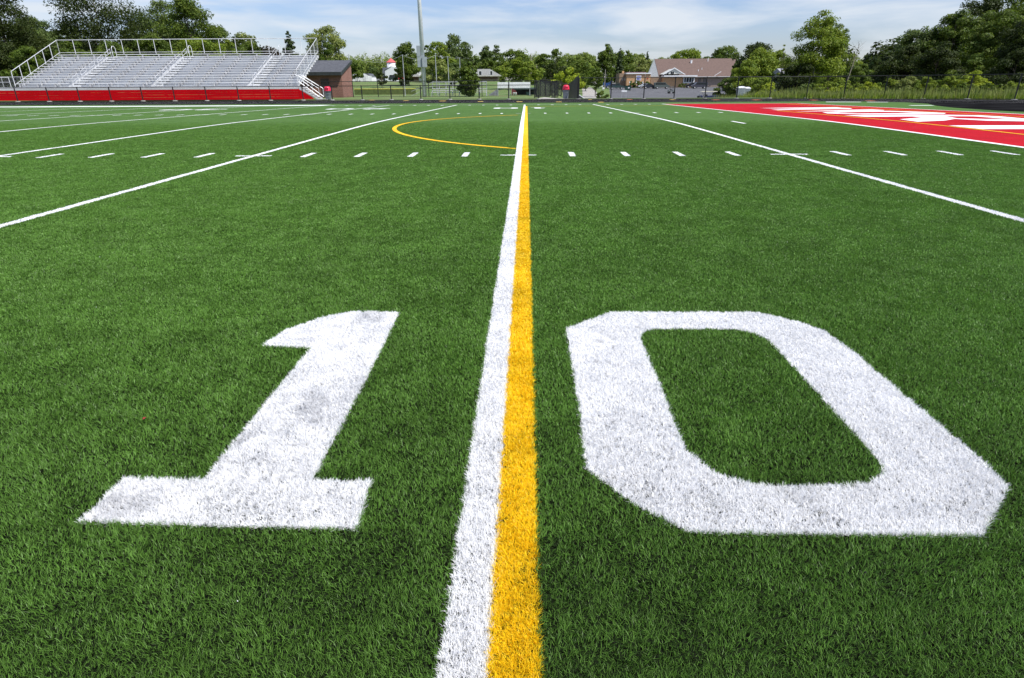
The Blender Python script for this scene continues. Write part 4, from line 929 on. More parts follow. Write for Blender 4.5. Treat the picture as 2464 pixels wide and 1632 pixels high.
for t in (.25, .5, .75): MB().box(wx0+(wx1-wx0)*t-.08, wx0+(wx1-wx0)*t+.08, KY-5.56, KY-5.53, zat(199, KY-5.5, 1655), zat(187, KY-5.5, 1655)).build('mullion', WHT, wf)
MB().box(wx0-.1, wx1+.1, KY-5.6, KY-.5, zg, zat(201, KY-5.5, 1655)).build('entrance_base', BRICKO, o)
for u in (1678, 1690): win(o, xat(u, KY+.35), xat(u+6, KY+.35), KY+.37, zat(202, KY, u), zat(188, KY, u), fr=TRM, nm='window', gl=mat('taupe_pane', (0.14, 0.12, 0.11), 0.4))
for (u, v0, v1, rr) in ((1663, 152, 145, .35), (1703, 148, 140, .16), (1688.5, 168, 163, .12), (1680, 172, 167, .12)):
    y = KY-.4+(ry-KY+.4)*(184.5-v0)/(184.5-141.5); x = xat(u, y, v0); za = zat(v0, y, u); MB().tube((x, y, za-.5), (x, y, zat(v1, y, u)), rr, n=8).build('roof_vent', WHT, o)
bx = xat(1735, KY-1, 175); MB().prism_y([(xat(1715, KY-1), zat(183.5, KY-1, 1715)), (xat(1715, KY-1), zat(182.3, KY-1, 1715)), (bx, zat(171.5, KY-1, 1735)), (bx, zat(172.8, KY-1, 1735))], KY-1.2, KY-1).build('side_barge', WHT, o)
# far house glimpsed through the trees
for (u0, u1, Yh, vt, vm, vb, lb) in ((2066, 2102, 150, 173, 180, 197, 'pale grey house gable glimpsed between the trees on the right'), (1884, 1902, 140, 165, 178, 196, 'pale building glimpsed behind the tall lone tree')):
    xa, xb = xat(u0, Yh, 185), xat(u1, Yh, 185); zg = -.6; o = empty('far_house', (xa, Yh, zg), lb, 'building')
    MB().box(xa, xb, Yh, Yh+6, zg, zat(vm, Yh, u0)).build('wall', mat('pale_siding', (0.45, 0.46, 0.48), 0.8), o)
    MB().prism_x([(Yh-.4, zat(vm, Yh, u0)), (Yh+3, zat(vt, Yh+3, u0)), (Yh+6.4, zat(vm, Yh, u0))], xa-.3, xb+.3).build('roof', mat('lilac_grey_roof', (0.33, 0.33, 0.38), 0.85), o)

# ------------------------------------------------------------------ vehicles
def car(u, v, Y, L_, label, body, kind='sedan', face=1, name='parked_car', grp='cars parked by the hall', z=None):
    x = xat(u, Y, v); zg = (zt(x, Y) if z is None else z); H_ = {'sedan': 1.45, 'van': 1.9, 'pickup': 1.75, 'suv': 1.7}[kind]
    o = empty(name, (x, Y, zg), label, 'car' if kind in ('sedan', 'suv') else ('van' if kind == 'van' else 'pickup'), grp)
    h = L_/2; W = .88
    P = {'sedan': [(-h, .35), (-h, .75), (-h+.15, .88), (-h*.62, .95), (-h*.40, 1.42), (h*.18, 1.45), (h*.52, .98), (h*.93, .82), (h, .6), (h, .35)],
         'suv': [(-h, .4), (-h, .95), (-h*.93, 1.05), (-h*.84, 1.65), (h*.12, 1.70), (h*.46, 1.08), (h*.93, .95), (h, .7), (h, .4)],
         'van': [(-h, .4), (-h, 1.75), (-h*.95, 1.88), (h*.38, 1.90), (h*.66, 1.2), (h*.95, 1.0), (h, .75), (h, .4)],
         'pickup': [(-h, .5), (-h, 1.1), (-h*.05, 1.1), (-h*.03, 1.72), (h*.30, 1.74), (h*.50, 1.15), (h*.95, 1.02), (h, .7), (h, .5)]}[kind]
    tr = lambda pl: [(x+face*a, zg+b) for a, b in pl][::face]
    bd = MB().prism_y(tr(P), Y-W, Y+W).build('body', body, o)
    G_ = {'sedan': [(-h*.52, .98), (-h*.36, 1.36), (h*.15, 1.38), (h*.42, .98)], 'suv': [(-h*.86, 1.08), (-h*.78, 1.55), (h*.08, 1.6), (h*.36, 1.1)],
          'van': [(-h*.9, 1.15), (-h*.88, 1.72), (h*.34, 1.74), (h*.55, 1.2)], 'pickup': [(-h*.0, 1.18), (h*.0, 1.62), (h*.27, 1.64), (h*.42, 1.18)]}[kind]
    MB().prism_y(tr(G_), Y-W-.012, Y+W+.012).build('window', GLASS, bd)
    for sx in (-1, 1):
        for sy in (-1, 1):
            wx, wy = x+sx*h*.62, Y+sy*(W-.06)
            wb = MB().tube((wx, wy-.12, zg+.33), (wx, wy+.12, zg+.33), .34, n=18).build('wheel', RUB, o)
            MB().tube((wx, wy+sy*.121, zg+.33), (wx, wy+sy*.135, zg+.33), .19, n=14).build('rim', ALU, wb)
        MB().box(x+face*h*.985-.03, x+face*h*.985+.03, Y+sx*.62-.16, Y+sx*.62+.16, zg+.60, zg+.75).build('headlight', WHT, o)
    return o
PNT = lambda n_, c: mat('car_paint_'+n_, c, 0.25, var=0.03, spec=0.7)
car(1483, 212, 214, 4.8, 'dark green pickup truck parked left of the dumpster', PNT('green', (0.03, 0.06, 0.055)), 'pickup', 1, 'parked_pickup')
car(1473, 208, 226, 5.0, 'dark blue sedan half behind the green pickup', PNT('navy', (0.03, 0.04, 0.10)), 'sedan', -1)
car(1551, 208, 228, 4.4, 'silver white car behind the dark sedan by the orange wall', PNT('silver', (0.55, 0.58, 0.60)), 'sedan', -1)
car(1563, 209, 220, 4.4, 'dark sedan in front of the silver white car', PNT('dark', (0.03, 0.035, 0.05)), 'sedan', 1)
car(1592, 208, 218, 4.9, 'green grey minivan parked right of the dark sedan', PNT('olive', (0.10, 0.12, 0.11)), 'van', 1, 'parked_van')
car(1665, 207, 226, 4.5, 'black suv partly behind the dark van by the entrance', PNT('black', (0.02, 0.02, 0.025)), 'suv', -1, 'parked_suv')
car(1682, 208, 217, 5.0, 'dark grey van in front of the hall entrance bushes', PNT('charcoal', (0.06, 0.06, 0.08)), 'van', -1, 'parked_van')
zc_ = zat(237, 80, 1390)-.35
car(1388, 232, 100, 4.5, 'white car roof showing at the right of the slatted fence', PNT('white', (0.75, 0.76, 0.77)), 'sedan', 1, z=zat(229, 100, 1392)-1.42, grp=None)
car(985, 205, 175, 5.2, 'red pickup truck parked left of the floodlight pole', PNT('red', (0.50, 0.03, 0.03)), 'pickup', 1, 'parked_pickup', grp=None)
car(1008, 206, 168, 4.4, 'small yellow car partly hidden by the floodlight pole', PNT('yellow', (0.60, 0.38, 0.04)), 'sedan', 1, grp=None)
car(958, 206, 180, 4.6, 'dark green car under the small tree left of the red pickup', PNT('forest', (0.02, 0.04, 0.03)), 'suv', 1, grp=None)
# blue box truck far off
x, Y = xat(1461, 250, 200), 250; zg = zt(x, Y)
o = empty('blue_truck', (x, Y, zg), 'blue covered trailer between the trees left of the orange building', 'truck')
MB().prism_y([(x-1.9, zg+.6), (x+1.9, zg+.6), (x+1.75, zg+2.4), (x+.9, zg+3.2), (x-1.2, zg+3.1), (x-1.8, zg+2.4)], Y, Y+2.2).build('cover', mat('blue_tarp', (0.02, 0.07, 0.28), 0.6), o)
for s_ in (-1, 1): MB().tube((x+s_*1.1, Y-.05, zg+.4), (x+s_*1.1, Y+.15, zg+.4), .4, n=16).build('wheel', RUB, o)
# dumpster
x, Y = xat(1511, 200, 213), 200; zg = zt(x, Y)
o = empty('dumpster', (x, Y, zg), 'dark green dumpster with slanted sides in the car park', 'dumpster')
MB().prism_y([(x-.75, zg+.12), (x+.65, zg+.12), (x+1.0, zg+1.35), (x-1.0, zg+1.35)], Y-.7, Y+.7).build('bin', mat('dumpster_green', (0.012, 0.045, 0.035), 0.6), o)
MB().box(x-1.02, x+1.02, Y-.75, Y+.75, zg+1.352, zg+1.42).build('lid', BLK, o); MB().box(x-.1, x+.35, Y-.73, Y-.703, zg+.65, zg+.95).build('sticker', WHT, o)
for s_ in (-1, 1): MB().tube((x+s_*.55, Y-.5, zg+.09), (x+s_*.55, Y-.42, zg+.09), .09, n=10).build('wheel', RUB, o)
# utility buggy
x, Y = xat(1616.5, 178, 211), 178; zg = zt(x, Y)
o = empty('utility_buggy', (x, Y, zg), 'grey utility buggy with open cab standing in the car park', 'buggy')
GM = mat('buggy_grey', (0.20, 0.22, 0.21), 0.6)
MB().prism_y([(x-.9, zg+.35), (x+.85, zg+.35), (x+.9, zg+.75), (x+.3, zg+.85), (x+.2, zg+.6), (x-.3, zg+.6), (x-.35, zg+.9), (x-.9, zg+.95)], Y-.55, Y+.55).build('body', GM, o)
for sx in (-1, 1):
    for sy in (-1, 1):
        MB().tube((x+sx*.62, Y+sy*.5-.1, zg+.28), (x+sx*.62, Y+sy*.5+.1, zg+.28), .28, n=14).build('wheel', RUB, o)
        MB().tube((x+sx*.4-.1, Y+sy*.5, zg+.8), (x+sx*.33, Y+sy*.5, zg+1.65), .03).build('cab_post', BLK, o)
MB().box(x-.5, x+.5, Y-.58, Y+.58, zg+1.65, zg+1.72).build('cab_roof', GM, o); MB().box(x-.3, x-.12, Y-.45, Y+.45, zg+.6, zg+1.1).build('seat', BLK, o)
# golf cart
Y = 113.0; x = xat(1706, Y, 220); zr_ = zat(219.5, Y, 1705); zg = zr_-1.75
o = empty('golf_cart', (x, Y, zg), 'long golf cart with a flat cream roof behind the tall fence', 'golf cart')
MB().box(x-1.35, x+1.25, Y-.6, Y+.6, zr_-.11, zr_).build('roof', mat('cream_roof', (0.62, 0.60, 0.48), 0.6), o)
for dx in (-.95, .85):
    for sy in (-1, 1): MB().tube((x+dx, Y+sy*.52, zg+.7), (x+dx*.96, Y+sy*.52, zr_-.09), .025).build('roof_post', BLK, o)
MB().prism_y([(x-1.3, zg+.3), (x+1.7, zg+.3), (x+1.7, zg+1.0), (x+1.2, zg+1.15), (x-.5, zg+1.0), (x-.6, zg+.65), (x-1.0, zg+.65), (x-1.2, zg+1.15), (x-1.35, zg+1.05)], Y-.6, Y+.6).build('body', mat('navy_body', (0.02, 0.025, 0.07), 0.35), o)
MB().box(x-.45, x-.3, Y-.55, Y+.55, zg+.8, zg+1.25).build('seat_back', BLK, o); MB().path([(x-1.05, Y-.3, zg+.9), (x-.8, Y-.3, zg+1.25)], .03).build('steering_column', BLK, o)
for sx in (-1, 1):
    for sy in (-1, 1): MB().tube((x+sx*.85, Y+sy*.55-.08, zg+.24), (x+sx*.85, Y+sy*.55+.08, zg+.24), .24, n=14).build('wheel', RUB, o)
o = empty('golf_bag', (x-1.75, Y, zg), 'dark bag of clubs at the left end of the golf cart', 'golf bag')
MB().tube((x-1.75, Y, zg), (x-1.65, Y, zg+1.0), .17, .20, n=12).build('bag', BLK, o)
for k in range(4): MB().tube((x-1.7+.06*k, Y, zg+.95), (x-1.8+.13*k, Y, zg+1.35), .03).build('club', GALV, o)
# portable toilets
PG = mat('toilet_grey', (0.26, 0.29, 0.31), 0.6, var=0.05); PW = mat('toilet_white', (0.72, 0.73, 0.75), 0.5)
for k, (u, Y, lb) in enumerate(((1782.5, 128, 'left grey portable toilet with a white roof behind the tall fence'), (1795, 130, 'right narrower looking grey portable toilet touching the other one'))):
    x = xat(u, Y, 220); zr_ = zat(208 if k == 0 else 209.5, Y, u); zg = zr_-2.3
    o = empty('portable_toilet', (x, Y, zg), lb, 'portable toilet', 'grey portable toilets')
    hw = .62
    MB().box(x-hw, x+hw, Y-hw, Y+hw, zg, zr_-.35).build('cabin', PG, o)
    MB().add([(x-hw-.04, Y-hw-.04, zr_-.35), (x+hw+.04, Y-hw-.04, zr_-.35), (x+hw+.04, Y+hw+.04, zr_-.35), (x-hw-.04, Y+hw+.04, zr_-.35), (x-hw*.6, Y-hw*.6, zr_), (x+hw*.6, Y-hw*.6, zr_), (x+hw*.6, Y+hw*.6, zr_), (x-hw*.6, Y+hw*.6, zr_),
                 (x-hw-.04, Y-hw-.04, zr_-.2), (x+hw+.04, Y-hw-.04, zr_-.2), (x+hw+.04, Y+hw+.04, zr_-.2), (x-hw-.04, Y+hw+.04, zr_-.2)],
             [(3, 2, 1, 0), (0, 1, 9, 8), (1, 2, 10, 9), (2, 3, 11, 10), (3, 0, 8, 11), (8, 9, 5, 4), (9, 10, 6, 5), (10, 11, 7, 6), (11, 8, 4, 7), (4, 5, 6, 7)]).build('roof', PW, o)
    d_ = MB().box(x-.36, x+.36, Y-hw-.04, Y-hw-.003, zg+.15, zr_-.45).build('door', mat('toilet_door', (0.20, 0.23, 0.25), 0.6), o); MB().box(x+.22, x+.30, Y-hw-.07, Y-hw-.042, zg+1.0, zg+1.12).build('handle', BLK, d_)
# roadside bits
def sign_post(u, vb, Y, w_, h_, zlo, lb, m=WHT):
    x = xat(u, Y, vb); zg = zt(x, Y)-.05; zp_ = zat(zlo, Y, u)
    o = empty('small_sign', (x, Y, zg), lb, 'sign'); MB().box(x-w_/2, x+w_/2, Y-.03, Y, zp_, zp_+h_).build('panel', m, o)
    for s_ in ((-1, 1) if w_ > .9 else (0,)): MB().box(x+s_*w_*.4-.03, x+s_*w_*.4+.03, Y+.003, Y+.05, min(zg, zp_-.1), zp_+h_-.05).build('post', GALV, o)
sign_post(1446, 208, 200, 1.3, .4, 208.5, 'low white sign on the grass strip left of the parked cars')
sign_post(1452, 216, 150, .45, .35, 214.5, 'little white sign on a post above the round bush')
sign_post(1502, 221, 150, 1.2, .35, 221.5, 'low white sign in front of the dumpster')
for u, lb in ((1515, 'leftmost small white sign in front of the bushes by the orange wall'), (1531, 'middle small white sign in front of the bushes by the orange wall'), (1546.5, 'rightmost small white sign in front of the bushes by the orange wall')):
    sign_post(u, 203, OY-5, .3, .45, 199.8, lb)
def upole(u, vt, vb, Y, lb, r=.14, arms=True):
    x = xat(u, Y, vb); z = zt(x, Y)-.2; ztp = zat(vt, Y, u); o = empty('utility_pole', (x, Y, z), lb, 'pole', 'utility poles')
    MB().tube((x, Y, z), (x, Y, ztp), r, r*.8, n=8).build('shaft', mat('weathered_pole', (0.36, 0.33, 0.29), 0.9), o)
    if arms: MB().box(x-.9, x+.9, Y-.06, Y+.06, ztp-.6, ztp-.48).build('crossarm', mat('weathered_pole', (0.3, 0.3, 0.3)), o)
upole(1441, 139, 200, 230, 'pale utility pole left of the blue trailer'); upole(1455, 167, 205, 215, 'short pale pole behind the small tree by the road', .1, False)
upole(1514, 157, 178, 262, 'thin pole rising behind the orange flat roofed building', .12, False); upole(1277.5, 128, 200, 190, 'pale pole rising in front of the far trees right of the centre', .12, False); upole(1291, 158, 200, 180, 'short pale pole between the round maples', .1, False)
upole(1551, 178, 205, 234, 'pale flag pole in front of the orange brick wall', .1, False)

# ------------------------------------------------------------------ trees
def leafm(n_, c, c2, isl=.26, tr=.42): return mat('leaves_'+n_, c, .6, scale=.9, col2=c2, island=isl, trans=tr, spec=.3, detail=3)
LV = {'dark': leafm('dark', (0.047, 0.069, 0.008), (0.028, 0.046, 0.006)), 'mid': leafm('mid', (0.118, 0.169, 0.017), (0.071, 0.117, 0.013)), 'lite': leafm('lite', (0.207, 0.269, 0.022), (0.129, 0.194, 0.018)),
      'yell': leafm('yell', (0.320, 0.380, 0.022), (0.209, 0.285, 0.019)), 'blue': leafm('blue', (0.125, 0.175, 0.040), (0.076, 0.117, 0.027)), 'grey': leafm('grey', (0.255, 0.292, 0.074), (0.160, 0.203, 0.045)),
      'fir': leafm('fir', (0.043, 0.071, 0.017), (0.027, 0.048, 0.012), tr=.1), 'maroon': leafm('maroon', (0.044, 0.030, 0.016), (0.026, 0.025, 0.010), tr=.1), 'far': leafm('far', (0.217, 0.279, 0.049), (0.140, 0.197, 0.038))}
BARK = mat('bark', (0.10, 0.08, 0.06), .95, scale=4, bump=.5); BARKP = mat('pale_bark', (0.28, 0.25, 0.20), .95, scale=4)
SHP = {'round': lambda t: math.sqrt(max(0, 1-(2*t-1)**2))**.9, 'tall': lambda t: (max(0, math.sin(math.pi*min(1, t*.92+.06))))**.7, 'cone': lambda t: max(0.02, (1-t)**.85)*min(1, .55+t*8),
       'column': lambda t: min(1, (1-t)*3.2)**.6*min(1, .7+t*2), 'bush': lambda t: math.sqrt(max(0, 1-t**2.2))*(.88+.12*min(1, t*5)), 'vase': lambda t: (.35+.75*t)*math.sqrt(max(0, 1-max(0, (t-.55)/.45)**2.2)), 'egg': lambda t: max(0, math.sin(math.pi*(t**.75)))**.75}
def tree(u, vt, wpx, Y, label, leaf, shape='round', name='tree', vb=None, cb=.12, dens=1.0, group=None, seed=None, gap=0.0, lean=0.0, bark=None, cat='tree', lscale=1.0, clump=1.0):
    R_ = random.Random(seed if seed is not None else int(u*7+vt*13+Y)); g = np.random.default_rng(R_.randrange(10**6))
    x = xat(u, Y, (vb or 215)); zg = zt(x, Y)-.15; zz = float(at(u, vt, Y)[2]); H = zz-zg; hw = wpx/2*(Y-CY)/FOC*(1.03 if Y < 112 or shape == 'cone' else 1.2)
    c0 = zg+H*cb; ch = zz-c0; D = Y-CY
    o = empty(name, (x, Y, zg), label, cat, group)
    leaf_s = max(.13, 1.75*D/600)*lscale*.55
    f = SHP[shape]; px_area = 2*hw*ch*.75
    ncl = int(max(10, min(150, 16+ px_area*.9)))*clump; ncl = int(ncl*{'cone': 3.4, 'column': 3.4}.get(shape, 1.15))
    nleaf = int(max(350, min(30000, px_area*5.0*dens/(leaf_s**2*.5))))
    # clump centres
    cc = [(0, 0, ch*t_, t_) for t_ in np.linspace(.05, .93, 12)] if shape in ('cone', 'column') else []; tries = 0
    while len(cc) < ncl and tries < ncl*30:
        tries += 1
        t = R_.random()**.9; rr = f(t)
        if cb <= .12 and shape in ('round', 'egg', 'tall', 'bush') and t < .5: rr = max(rr, .82*min(1, t*5+.35))
        if shape == 'cone': t = 1-R_.random()**.62; rr = f(t)
        if shape != 'cone' and R_.random() > rr+.15: continue
        a = R_.uniform(0, 2*math.pi); q = (R_.random()**.42)*(.80+.28*R_.random())
        if shape == 'cone': q = R_.random()**.6*(.72+.4*R_.random())
        if gap and R_.random() < gap*.6 and q < .5: continue
        cc.append((hw*rr*q*math.cos(a)+lean*t*hw, hw*rr*q*math.sin(a)*.9, t*ch*.93+.02*ch, t))
    cc = np.array(cc); n = len(cc)
    base = .27*min(hw, ch*.5)+.10*math.sqrt(hw*ch/ max(8, n))*2.2
    if shape == 'cone': base *= .62
    cr_ = base*(.65+.6*g.random(n))*(1-(.62 if shape == 'cone' else .25)*cc[:, 3])
    w_ = cr_**2; w_ = w_/w_.sum(); pick = g.choice(n, nleaf, p=w_)
    dv = g.normal(size=(nleaf, 3)); dv /= np.linalg.norm(dv, axis=1)[:, None]; rad = g.random(nleaf)**.40
    sc3 = np.array([1.15, 1.1, .72]) if shape != 'cone' else np.array([1.3, 1.3, .75])
    p = cc[pick, :3]+dv*(rad*cr_[pick])[:, None]*sc3
    # keep within top
    nrm = dv*.9+g.normal(size=(nleaf, 3))*.55+np.array([0, 0, .45]); nrm /= np.linalg.norm(nrm, axis=1)[:, None]
    t1 = np.cross(nrm, g.normal(size=(nleaf, 3))); t1 /= np.linalg.norm(t1, axis=1)[:, None]; t2 = np.cross(nrm, t1)
    s_ = leaf_s*(.55+.8*g.random(nleaf))[:, None]
    V = np.empty((nleaf, 4, 3)); V[:, 0] = p-t1*s_*.85; V[:, 1] = p+t2*s_*.5; V[:, 2] = p+t1*s_*.85; V[:, 3] = p-t2*s_*.5
    V[:, :, 2] += c0-zg
    V = V.reshape(-1, 3); m = np_mesh('crown', V, (np.arange(nleaf*4), np.arange(nleaf)*4), LV[leaf]); m.parent = o
    # trunk and limbs
    mb = MB(); r0 = max(.07, H*.016); k = 6; pts = [Vector((x+lean*hw*(i/k)**1.5, Y, zg+(c0-zg+ch*.8)*i/k))+Vector((R_.uniform(-1, 1), R_.uniform(-1, 1), 0))*(.02*H*(i > 0)*(i/k)) for i in range(k+1)]
    for i in range(k): mb.tube(pts[i], pts[i+1], r0*(1-i/(k+1)), r0*(1-(i+1)/(k+1)), n=7)
    mb.build('trunk', bark or BARK, o)
    mb = MB()
    for i in R_.sample(range(n), min(n, 14)):
        c = Vector((x+cc[i][0], Y+cc[i][1], c0+cc[i][2])); j = min(k-1, max(1, int(cc[i][3]*k*.75+1))); mb.tube(pts[j], c, r0*.32, r0*.08, n=5)
    mb.build('limb', bark or BARK, o); return o
TG = {}
def T(*a, **k): tree(*a, **k)
# left, behind the grandstand
T(-40, -90, 190, 92, 'huge dark tree cut off by the left frame edge', 'dark', 'round', dens=1.6, clump=1.5)
T(48, -40, 140, 96, 'dark leaning tree at the top left corner of the picture', 'dark', 'round', gap=.3, dens=1.5, clump=1.4)
T(110, 36, 105, 104, 'blue green loose tree behind the left end of the grandstand', 'blue', 'tall', dens=1.6, clump=1.5)
T(145, 38, 70, 110, 'thin crowned pale tree left of the great oak', 'blue', 'egg', dens=.7)
T(15, 80, 120, 88, 'low dark tree hanging behind the left rail of the grandstand', 'dark', 'egg', dens=1.6, clump=1.5)
T(85, 110, 90, 87, 'short mid green tree behind the left side rail', 'mid', 'bush')
T(196, 52, 60, 108, 'smaller dark tree tucked left of the great oak', 'dark', 'round', dens=1.6, clump=1.5)
T(272, -60, 196, 98, 'great dark oak with sky gaps above the grandstand', 'dark', 'round', cb=.12, gap=.45, dens=1.2)
T(200, 95, 100, 90, 'low green tree under the great oak, left side', 'mid', 'bush')
T(300, 98, 110, 90, 'low green tree under the great oak, right side', 'mid', 'bush')
T(352, 46, 52, 112, 'small dark tree just right of the great oak', 'dark', 'tall')
T(425, -4, 106, 116, 'feathery mid green tree left of the pointed dark tree', 'blue', 'tall', dens=1.6, clump=1.5)
T(482, -16, 136, 108, 'broad pointed dark green tree above the grandstand middle', 'mid', 'egg', dens=1.15)
T(395, 75, 90, 95, 'bushy green tree below the feathery one', 'mid', 'bush')
T(500, 80, 120, 92, 'low bright green tree behind the middle of the back rail', 'lite', 'bush')
T(545, 52, 46, 112, 'slim green tree right of the pointed dark tree', 'mid', 'tall')
T(566, 88, 60, 100, 'low yellow green tree right of the slim one', 'lite', 'bush')
T(602, 78, 62, 150, 'pale feathery willow rising over the back rail', 'grey', 'vase', dens=.55, gap=.6)
T(612, 100, 90, 110, 'low green tree below the pale willow', 'mid', 'bush')
T(662, 111, 70, 108, 'low dark purple leaved tree left of the spruce', 'maroon', 'bush')
T(711, 66, 74, 112, 'dark pointed spruce behind the right end of the grandstand', 'fir', 'cone', name='spruce', cb=.05, dens=1.3)
T(803, 62, 88, 116, 'tall airy tree behind the brick hut', 'grey', 'vase', dens=.7, gap=.6, cb=.25)
T(765, 100, 50, 118, 'low left limb tree behind the grandstand corner', 'blue', 'bush', dens=.8)
T(797, 98, 52, 100, 'dense yellow green cedar right behind the brick hut roof', 'mid', 'egg', name='cedar', dens=1.3)
T(834, 128, 34, 150, 'dark conifer just right of the brick hut roof', 'fir', 'cone', name='conifer', cb=.05, dens=1.2)
T(862, 148, 40, 155, 'low green tree behind the white sheds', 'mid', 'round')
T(895, 153, 30, 210, 'small blue green conifer behind the barn roofed shed', 'blue', 'cone', name='conifer')
T(916, 146, 20, 275, 'round green tree left of the round white tower', 'far', 'round')
T(906, 160, 20, 200, 'dark green tree left of the white barn', 'blue', 'round')
T(920, 163, 24, 120, 'thin small tree on the lawn in front of the white barn', 'dark', 'egg', dens=.55, cb=.2)
T(970, 168, 36, 126, 'low dark tree spreading left of the floodlight pole', 'dark', 'egg', cb=.1)
T(985, 98, 50, 128, 'tall bright green tree left of the floodlight pole', 'mid', 'egg', dens=1.15)
T(1032, 100, 26, 140, 'narrow green tree touching the floodlight pole on its right', 'mid', 'tall')
T(1060, 100, 50, 145, 'bushy green tree behind the net poles', 'lite', 'round')
T(1095, 81, 62, 160, 'tall poplar clump with pointed tops right of the floodlight pole', 'blue', 'tall')
T(1124, 92, 26, 165, 'slender pointed poplar right of the poplar clump', 'blue', 'tall')
T(1052, 143, 66, 118, 'soft olive green round tree behind the small bleacher', 'grey', 'round', dens=1.1)
T(1092, 150, 46, 125, 'dull green tree between olive tree and columnar tree', 'blue', 'round')
T(1127, 139, 42, 84, 'leafy columnar tree standing in front of the small bleacher', 'mid', 'egg', dens=3.0, cb=.05, clump=5.0, lscale=1.15, vb=228)
T(1144, 132, 22, 170, 'small green tree left of the twin poplars', 'mid', 'tall')
T(1170, 111, 34, 190, 'left one of the twin blue green poplars', 'blue', 'tall')
T(1195, 106, 34, 188, 'right one of the twin blue green poplars', 'blue', 'egg')
T(1178, 140, 60, 165, 'broad shady tree behind the low house roof', 'mid', 'bush')
T(1240, 116, 62, 180, 'big rounded green tree left of the pale pole', 'mid', 'round')
T(1251, 136, 88, 112, 'large bright maple spreading above the white board', 'lite', 'egg', dens=1.25, cb=.15)
T(1287, 146, 30, 205, 'pale round tree beside the pale pole', 'grey', 'round')
T(1308, 127, 46, 200, 'green tree right of the pale pole', 'mid', 'egg')
T(1336, 113, 40, 205, 'green tree with a tall narrow top right of centre', 'mid', 'egg')
T(1325, 150, 66, 150, 'dark shady tree behind the bright yellow green tree', 'dark', 'round')
T(1362, 160, 64, 122, 'bright yellow green tree above the right trash can', 'yell', 'bush', cb=.2)
T(1372, 128, 60, 230, 'rounded far tree above the yellow green tree', 'far', 'round')
T(1402, 126, 64, 250, 'low rounded far tree left of the two tall green trees', 'far', 'round')
T(1392, 145, 50, 180, 'dull green tree behind the slatted fence', 'mid', 'round')
T(1455, 103, 38, 228, 'first of the two tall green trees above the road', 'mid', 'tall', dens=1.2)
T(1487, 104, 22, 250, 'dark pine top peeking between green trees above the road', 'fir', 'cone', name='pine')
T(1488, 118, 46, 256, 'second of the two tall green trees above the road', 'mid', 'egg', dens=1.2)
T(1433, 160, 28, 160, 'small round green tree beside the road', 'mid', 'round', cb=.27)
T(1409, 150, 40, 200, 'drooping green tree at the left side of the road', 'lite', 'round', cb=.22)
T(1415, 130, 40, 262, 'far bright tree behind the road', 'far', 'round')
T(1506, 120, 30, 270, 'slim far green tree behind the flat roofed building', 'mid', 'tall')
T(1533, 126, 42, 300, 'far green tree left of the dark pine', 'far', 'round')
T(1552, 118, 28, 280, 'dark pine behind the flat roofed building', 'fir', 'cone', name='pine', cb=.05)
T(1533, 137, 46, 265, 'left round grey green willow behind the flat roof', 'grey', 'round', name='willow')
T(1558, 143, 40, 266, 'right grey green willow next to the hall gable', 'grey', 'round', name='willow')
T(1586, 137, 36, 320, 'low far tree line tree behind the left end of the hall roof', 'far', 'bush')
T(1622, 123, 36, 300, 'bright green tree behind the hall roof, left one', 'lite', 'round')
T(1651, 116, 44, 305, 'bright green taller tree behind the hall roof', 'lite', 'vase', cb=.3)
T(1672, 128, 20, 310, 'small blue green tree behind the hall roof', 'blue', 'tall')
T(1690, 133, 36, 320, 'dark low tree behind the right part of the hall roof', 'blue', 'bush')
# right side
T(1738, 108, 50, 285, 'round green tree behind the right end of the hall roof', 'mid', 'round')
T(1715, 124, 34, 290, 'dark rounded tree right above the hall roof', 'dark', 'round')
T(1812, 100, 70, 190, 'round dark tree behind the bright bushy tree', 'dark', 'round', dens=1.2)
T(1824, 112, 88, 150, 'tall bright bushy tree right of the hall', 'lite', 'egg', dens=1.3, cb=.02)
T(1790, 140, 62, 142, 'rounded bright shrub tree covering the hall corner', 'lite', 'bush', dens=1.2, cb=.0)
T(1752, 184, 50, 146, 'low green shrub tree at the right of the golf cart', 'mid', 'bush', dens=1.2, cb=.0)
T(1862, 116, 44, 150, 'yellowish green tree left of the tall lone tree', 'lite', 'tall')
T(1873, 98, 14, 140, 'wispy sapling top left of the tall lone tree', 'grey', 'tall', dens=.35)
T(1880, 172, 84, 104, 'shady undergrowth tree left below the tall lone tree', 'dark', 'bush', cb=.0)
T(1950, 20, 110, 100, 'tall lone tree with a broad ragged crown on the right', 'lite', 'egg', dens=1.0, cb=.16, gap=.5, bark=BARKP, clump=1.4)
T(1988, 58, 60, 101, 'right hand limb tree of the tall ragged crown', 'blue', 'vase', dens=.6, cb=.4, gap=.5)
T(1915, 135, 80, 98, 'dark lower tree beneath the tall lone tree', 'dark', 'bush', cb=.05)
T(1995, 140, 70, 110, 'green tree low at the right foot of the tall lone tree', 'lite', 'bush', cb=.0)
T(2030, 130, 66, 140, 'far green tree right of the tall lone tree', 'lite', 'round')
T(2085, 129, 66, 150, 'far green tree behind the pale grey house', 'mid', 'round')
T(2055, 155, 80, 110, 'mixed green tree beside the dead thin tree', 'mid', 'bush', cb=.0)
T(2125, 140, 70, 92, 'dark edge tree left of the tall ragged wood', 'dark', 'egg', cb=.0)
T(2176, 58, 84, 94, 'ragged topped blue green tree at the edge of the wood', 'blue', 'vase', dens=.75, gap=.5, cb=.12)
T(2165, 110, 100, 90, 'dark shrubby tree below the ragged topped one', 'dark', 'bush', cb=.0)
T(2262, 16, 100, 92, 'tall green tree with lit rounded top in the right wood', 'mid', 'round', dens=1.1, cb=.1)
